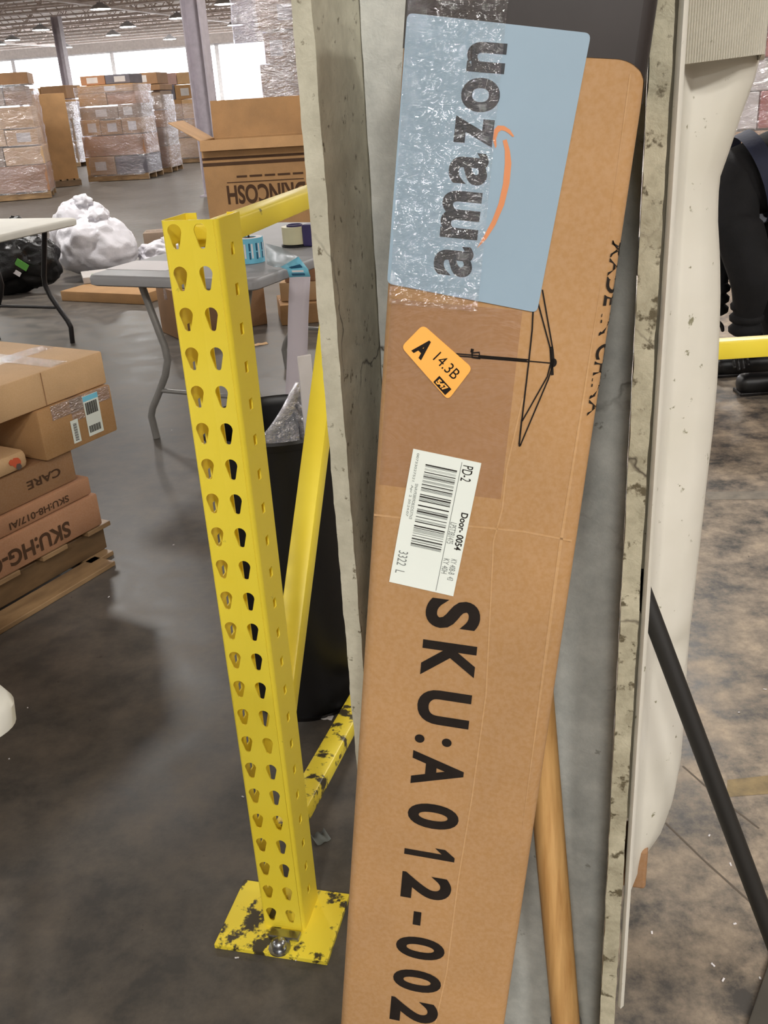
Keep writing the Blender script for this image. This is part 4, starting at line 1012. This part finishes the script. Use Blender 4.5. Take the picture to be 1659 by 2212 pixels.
# ================================================================== WRAPPED PALLET LOADS
def pallet_load(name, label, c, deg, wid, dep, layers, mats, seed, filmmat=FILM, bulge=0.02, film_top=None, pallet=True, toploose=None):
    """layers: list of (height, number across, inset)"""
    rnd = random.Random(seed); X, Y = dirs(deg); c = Vector((c[0], c[1], 0))
    r = thing(name, label, 'pallet load', tuple(c), math.radians(deg), None)
    z = 0.0
    if pallet:
        for s in (-1, 0, 1): MB().obox(c + Y * s * (dep / 2 - 0.03) + Z * 0.055, X, Y, Z, wid, 0.05, 0.09).build('stringer', PALLET_WOOD, r)
        for i in range(5): MB().obox(c + X * (-wid / 2 + 0.06 + i * (wid - 0.12) / 4) + Z * 0.111, X, Y, Z, 0.11, dep, 0.022).build('deck_board', PALLET_WOOD, r)
        z = 0.123
    for (h, n, ins) in layers:
        w = wid - 2 * ins; cuts = sorted([rnd.uniform(0.3, 0.7) if n == 2 else (k + rnd.uniform(-0.12, 0.12) + 1) / n for k in range(n - 1)])
        cuts = [0] + cuts + [1]
        for a, b in zip(cuts, cuts[1:]):
            hh = h - rnd.uniform(0.001, 0.03); bw = (b - a) * w - 0.012; bd = dep - 2 * ins - rnd.uniform(0, 0.06)
            mt = rnd.choice(mats)
            bo = MB().obox(c + X * (-w / 2 + (a + b) / 2 * w) + Z * (z + hh / 2 + 0.001), X, Y, Z, bw, bd, hh, 0.008).build('carton', mt, r)
            if rnd.random() < 0.45 and bw > 0.25:
                lw = min(0.22, bw * 0.45)
                MB().obox(c + X * (-w / 2 + (a + b) / 2 * w + rnd.uniform(-0.1, 0.1) * bw) - Y * (bd / 2 + 0.001) + Z * (z + hh * 0.5), X, Y, Z, lw, 0.002, min(0.16, hh * 0.6)).build('label', WHITE_BOX, bo)
        z += h
    top_ = film_top or z - 0.05; rows = []; nz = 34; ns = 60
    for k in range(nz + 1):
        zz = 0.10 + (top_ - 0.10) * k / nz; row = []
        for i in range(ns):
            t = i / ns * 2 * math.pi; ct, st_ = math.cos(t), math.sin(t); e = 0.22
            ux = math.copysign(abs(ct) ** e, ct) * (wid / 2 + 0.014); uy = math.copysign(abs(st_) ** e, st_) * (dep / 2 + 0.014)
            d = (noise.noise(Vector((ux * 3 + seed, uy * 3, zz * 9))) + 0.5 * noise.noise(Vector((ux * 11, uy * 11 + seed, zz * 26)))) * bulge
            row.append(c + X * ux * (1 + max(d, -0.004)) + Y * uy * (1 + max(d, -0.004)) + Z * zz)
        rows.append(row)
    mb = MB(); mb.loft(rows, True); mb.build('stretch_film', filmmat, r, True)
    return r
BR = [KRAFT, KRAFT_DARK, KRAFT_RED, KRAFT_GREY, KRAFT_LIGHT]
p = at_y(110, 430, 16.6)
pallet_load('wrapped_pallet_load', 'tall film wrapped load of brown cartons at the far left edge', (p.x - 0.72, 17.1), 12, 1.22, 1.0, [(0.42, 1, 0.0), (0.30, 2, 0.0), (0.26, 2, 0.04), (0.34, 1, 0.06), (0.30, 2, 0.10), (0.18, 1, 0.02)], BR, 3, FILM, 0.05, 1.75)
p = at_y(128, 402, 19.0)
tb_, tbc, tX, tY = carton_at('tall_carton', 'tall plain unwrapped brown carton between two wrapped loads', (p.x + 0.0, 19.25, 0.134), 24, (0.56, 0.50, 1.48), KRAFT, True)
fp = thing('wooden_pallet', 'low pallet under the tall unwrapped carton', 'pallet', (tbc.x, tbc.y, 0), math.radians(24))
for s in (-1, 0, 1): MB().obox(Vector((tbc.x, tbc.y, 0.058)) + tY * s * 0.25, tX, tY, Z, 0.62, 0.06, 0.10).build('stringer', PALLET_DARK, fp)
for i in range(5): MB().obox(Vector((tbc.x, tbc.y, 0.122)) + tX * (-0.25 + 0.125 * i), tX, tY, Z, 0.09, 0.56, 0.022).build('deck_board', PALLET_WOOD, fp)
p = at_y(258, 392, 19.6)
pallet_load('wrapped_pallet_load', 'film wrapped load with red and white printed panels in mid row', (p.x + 0.02, 20.2), -6, 1.22, 1.0, [(0.34, 2, 0.0), (0.38, 1, 0.0), (0.28, 3, 0.02), (0.24, 2, 0.03), (0.22, 2, 0.05), (0.14, 1, 0.06), (0.18, 2, 0.12)], [KRAFT, KRAFT_RED, KRAFT_DARK, KRAFT_GREY, GREY_BOX, KRAFT], 9, FILM, 0.045, 1.7)
p = at_y(335, 384, 20.8)
pallet_load('wrapped_pallet_load', 'narrow wrapped load of dark cartons just right of the mid row', (p.x + 0.02, 21.6), -6, 0.66, 0.9, [(0.40, 1, 0), (0.36, 1, 0), (0.34, 1, 0.02), (0.36, 1, 0.02), (0.12, 1, 0.0), (0.22, 1, 0.05)], [KRAFT, KRAFT_GREY, KRAFT_DARK], 14, FILM, 0.05, 1.5)
p = at_y(385, 352, 24)
pallet_load('wrapped_pallet_load', 'pinkish load of mixed cartons behind the open printed carton', (p.x + 0.15, 24.6), -10, 1.1, 1.0, [(0.45, 2, 0), (0.40, 2, 0), (0.42, 3, 0.03), (0.32, 2, 0.06), (0.25, 2, 0.1)], [PINK_BOX, KRAFT, KRAFT_LIGHT, GREY_BOX], 18, FILM, 0.05, 1.3)
p = at_y(200, 330, 27)
pallet_load('wrapped_pallet_load', 'wrapped load half hidden behind the tall plain carton', (p.x - 0.4, 26), -10, 1.1, 1.0, [(0.5, 1, 0), (0.5, 2, 0), (0.45, 1, 0.03), (0.3, 2, 0.06)], [KRAFT_GREY, KRAFT, KRAFT_DARK], 22, FILM_BLUE, 0.05, 1.5)
p = at_y(516, 180, 11.5)
pallet_load('wrapped_pallet_load', 'towering film wrapped load with bluish sheen beside the near column', (p.x + 0.62, 12.2), -8, 1.20, 1.1, [(0.42, 2, 0.0), (0.40, 1, 0.0), (0.38, 2, 0.0), (0.36, 1, 0.22), (0.34, 2, 0.28), (0.36, 1, 0.24), (0.34, 1, 0.3)], [KRAFT, KRAFT_DARK, KRAFT_RED], 31, FILM_BLUE, 0.05, 2.5)
p = at_y(1600, 285, 8.0)
pallet_load('wrapped_pallet_load', 'film wrapped load of brown cartons beyond the bending person', (p.x + 0.50, 8.6), -10, 1.15, 1.0, [(0.40, 2, 0.0), (0.36, 2, 0.0), (0.28, 3, 0.0), (0.24, 2, 0.01), (0.24, 2, 0.01), (0.26, 2, 0.02)], [KRAFT, KRAFT_RED, RED_BOX, KRAFT_LIGHT, WHITE_BOX], 40, FILM, 0.05, 1.75)

# ================================================================== YELLOW GUARD RAIL AT RIGHT
ry = 2.2; rz = 0.74
gr = thing('guard_rail', 'yellow steel rail crossing in front of the bending person at right', 'rail', (1.1, ry, 0))
MB().box(0.70, 1.60, ry - 0.02, ry + 0.02, rz - 0.022, rz + 0.022, 0.004).build('rail', YELLOW, gr, True, 40)
for x_ in (0.715, 1.585):
    MB().box(x_ - 0.02, x_ + 0.02, ry + 0.0205, ry + 0.06, 0.008, rz + 0.03, 0.004).build('post', YELLOW, gr, True, 40)
    MB().box(x_ - 0.05, x_ + 0.05, ry - 0.01, ry + 0.09, 0.0, 0.008).build('base_plate', YELLOW, gr)

# ================================================================== PERSON (bending, black clothes)
def skin_mesh(verts, edges, radii, sub=2, root=0):
    me = bpy.data.meshes.new('sk'); me.from_pydata(verts, edges, []); ob = bpy.data.objects.new('sk', me); COL.objects.link(ob)
    m = ob.modifiers.new('skin', 'SKIN'); m.use_smooth_shade = True
    for i, d in enumerate(me.skin_vertices[0].data): d.radius = radii[i] if isinstance(radii[i], tuple) else (radii[i], radii[i]); d.use_root = (i == root)
    s = ob.modifiers.new('sub', 'SUBSURF'); s.levels = sub; s.render_levels = sub
    dg = bpy.context.evaluated_depsgraph_get(); out = bpy.data.meshes.new_from_object(ob.evaluated_get(dg)); bpy.data.objects.remove(ob); return out
PX, PY = 1.86, 4.25
pers = thing('person', 'person in black clothes bending far over behind the yellow rail', 'person', (PX, PY, 0))
V, E_, R_ = [], [], []
def add(p, r, par=None):
    V.append(Vector(p)); R_.append(r)
    if par is not None: E_.append((par, len(V) - 1))
    return len(V) - 1
pel = add((PX + 0.06, PY, 0.93), 0.175); wa = add((PX - 0.10, PY, 0.955), 0.165, pel); ch_ = add((PX - 0.26, PY, 0.875), 0.18, wa); up_ = add((PX - 0.38, PY, 0.80), 0.15, ch_); nk = add((PX - 0.50, PY, 0.70), 0.065, up_)
for s in (-1, 1):
    hp = add((PX + 0.04, PY + s * 0.11, 0.84), 0.13, pel); kn = add((PX - 0.09, PY + s * 0.14, 0.47), 0.12, hp); an_ = add((PX - 0.02, PY + s * 0.15, 0.10), 0.065, kn)
    sh = add((PX - 0.31, PY + s * 0.19, 0.74), 0.11, up_); el = add((PX - 0.25, PY + s * 0.25, 0.52), 0.092, sh); wr = add((PX - 0.245, PY + s * 0.21, 0.36), 0.060, el)
    w2_ = add((PX - 0.245, PY + s * 0.205, 0.30), 0.056, wr)
body = MB(); body.join_mesh(skin_mesh([tuple(v) for v in V], E_, R_, 2, pel))
body.build('clothing', CLOTH_BLACK, pers, True)
for s in (-1, 1):
    hm = MB(); w = Vector((PX - 0.245, PY + s * 0.205, 0.285))
    hv = [w, w + Vector((-0.004, 0, -0.045)), w + Vector((-0.008, 0, -0.085))]; he = [(0, 1), (1, 2)]; hr = [(0.026, 0.026), (0.040, 0.018), (0.040, 0.015)]
    hm.join_mesh(skin_mesh([tuple(v) for v in hv], he, hr, 2))
    for f_, (dx, ln) in enumerate(((-0.030, 0.055), (-0.010, 0.066), (0.010, 0.062), (0.029, 0.046))):
        a = w + Vector((dx - 0.008, 0, -0.088)); fv = [a + Z * 0.015, a - Z * ln * 0.45, a + Vector((0, -0.012, -ln * 0.75)), a + Vector((0, -0.026, -ln))]
        hm.join_mesh(skin_mesh([tuple(v) for v in fv], [(0, 1), (1, 2), (2, 3)], [0.0095, 0.009, 0.0085, 0.0075], 1))
    a = w + Vector((0.034, 0, -0.03)); fv = [a - Vector((0.012, 0, 0)), a + Vector((0.014, -0.008, -0.028)), a + Vector((0.016, -0.016, -0.056))]
    hm.join_mesh(skin_mesh([tuple(v) for v in fv], [(0, 1), (1, 2)], [0.012, 0.0105, 0.0085], 1))
    hm.build('glove', BLACK_PLASTIC, pers, True)
    cb = MB()   # bunched sleeve cuffs
    for k in range(3): cb.lathe((PX - 0.246, PY + s * 0.207, 0.31 + k * 0.050), [(0.050, -0.026), (0.070, -0.012), (0.072, 0.008), (0.052, 0.026)], 18)
    cb.build('sleeve_folds', CLOTH_BLACK, pers, True)
    sh_ = MB(); fx = PX - 0.02
    sh_.obox(Vector((fx - 0.07, PY + s * 0.15, 0.045)), Vector((1, 0, 0)), Vector((0, 1, 0)), Z, 0.29, 0.10, 0.09, 0.035, 3); so_ = sh_.build('shoe', BLACK_PLASTIC, pers, True)
    MB().box(fx - 0.215, fx + 0.075, PY + s * 0.15 - 0.05, PY + s * 0.15 + 0.05, 0.0, 0.016, 0.004).build('sole', BLACK_METAL, so_)
hd = MB(); hc = Vector((PX - 0.57, PY, 0.615))
t = bmesh.new(); bmesh.ops.create_icosphere(t, subdivisions=4, radius=1.0)
fd = Vector((-0.55, 0, -0.83)); ud = Vector((-0.83, 0, 0.55)) * -1
for v in t.verts:
    p = v.co.copy(); x_, y_, z_ = p.x, p.y, p.z      # x: face forward, z: crown
    k = Vector((x_ * 0.098, y_ * 0.076, z_ * 0.118))
    if z_ < -0.2: k.y *= 1 - 0.35 * (-z_ - 0.2); k.x *= 1 - 0.15 * (-z_ - 0.2)
    if x_ > 0.8: k.x += 0.018 * math.exp(-((z_ + 0.12) / 0.18) ** 2 - (y_ / 0.16) ** 2)
    if x_ > 0.6: k.x -= 0.010 * math.exp(-((z_ - 0.05) / 0.12) ** 2) * (math.exp(-((y_ - 0.4) / 0.18) ** 2) + math.exp(-((y_ + 0.4) / 0.18) ** 2))
    if x_ > 0.6: k.x -= 0.005 * math.exp(-((z_ + 0.46) / 0.05) ** 2 - (y_ / 0.3) ** 2)
    crown = Vector((-0.72, 0, -0.69)); fwd = Vector((-0.69, 0, 0.72)) * -1
    v.co = hc + fwd * k.x + Vector((0, 1, 0)) * k.y + crown * k.z
hd.join(t); head = hd.build('head', SKIN, pers, True)
crown = Vector((-0.72, 0, -0.69)); fwd = Vector((0.69, 0, -0.72))
hh = lump(hc + crown * 0.03 - fwd * 0.022, 0.100, 2.0, 0.05, 3.0, (1, 0.85, 1.08), 4); hh.build('hair', HAIR, pers, True)
for s in (-1, 1):
    lump(hc + Vector((0, s * 0.078, 0)) - fwd * 0.005, 0.022, 5.0, 0.1, 2, (0.9, 0.4, 1.3), 3).build('ear', SKIN, head, True)
    lump(hc + fwd * 0.088 + Vector((0, s * 0.032, 0)) + crown * 0.006, 0.0105, 5.0, 0.0, 2, (1, 1, 1), 3).build('eye', PAPER, head, True)
# navy band that paints the bluish sheen onto the bent back
mb = MB(); ring = []
ax = Vector((0.75, 0, 0.30)).normalized(); bx_ = Vector((-0.37, 0, 0.93)).normalized()
for t_ in (-0.035, -0.012, 0.012, 0.035):
    c_ = Vector((PX - 0.19, PY, 0.912)) + ax * t_
    ring.append([c_ + bx_ * 0.196 * math.cos(k * math.pi / 12) + Vector((0, 1, 0)) * 0.196 * math.sin(k * math.pi / 12) for k in range(24)])
mb.loft(ring, True); mb.build('back_sheen', NAVY_SHEEN, pers, True)

# dark crate behind the rail, by the person's feet
p = on_z(1640, 842)
carton_at('black_crate', 'low black crate on the floor by the bending person', (p.x + 0.42, p.y - 0.42, 0), 5, (0.80, 0.45, 0.14), BLACK_PLASTIC, False, None, (0, 0), 0.02, cat='crate')

# ================================================================== FLOOR MARKS
mk = MB(); a = on_z(1570, 1722); b = on_z(1700, 1712); dX = (b - a).normalized(); dY = Z.cross(dX)
mk.poly([a + Z * 0.0006, b + Z * 0.0006, b + dY * 0.055 + Z * 0.0006, a + dY * 0.05 + dX * 0.02 + Z * 0.0006])
o = mk.build('trim_1', FADED_LINE); o['kind'] = 'structure'
mk = MB(); a = on_z(1530, 1080); b = on_z(1700, 1078); dX = (b - a).normalized(); dY = Z.cross(dX)
mk.poly([a + Z * 0.0006, b + dX * 3 + Z * 0.0006, b + dX * 3 + dY * 0.07 + Z * 0.0006, a + dY * 0.07 + Z * 0.0006])
o = mk.build('trim_2', plain('faded_pale_line', srgb(126, 116, 100), 0.5, mott=0.3, scale=20)); o['kind'] = 'structure'
mk = MB(); ln = [on_z(x, y) for x, y in ((1475, 1655), (1540, 1712), (1640, 1790))]; ln2 = [on_z(x, y) for x, y in ((1438, 1778), (1520, 1858), (1600, 1930), (1700, 2020))]
for L_ in (ln, ln2):
    pts = [(q.x, q.y) for q in L_]; ribbon(mk, pts, 0.004, lambda s, t: Vector((s, t, 0.0005)))
o = mk.build('trim_3', plain('joint_filler', srgb(92, 82, 70), 0.6)); o['kind'] = 'structure'

# dark rubber mat at the lower right
ma = on_z(1612, 2225); mb_ = on_z(1659, 2088); mx = (mb_ - ma).normalized(); my = Vector((mx.y, -mx.x, 0))
mt = MB().obox(ma + mx * 0.0 + my * 0.30 + Z * 0.0045, mx, my, Z, 0.9, 0.60, 0.008, 0.002).build('rubber_mat', plain('dark_rubber', srgb(72, 68, 60), 0.7), None)
tag(mt, 'dark grey rubber mat at the lower right corner of the floor', 'mat')
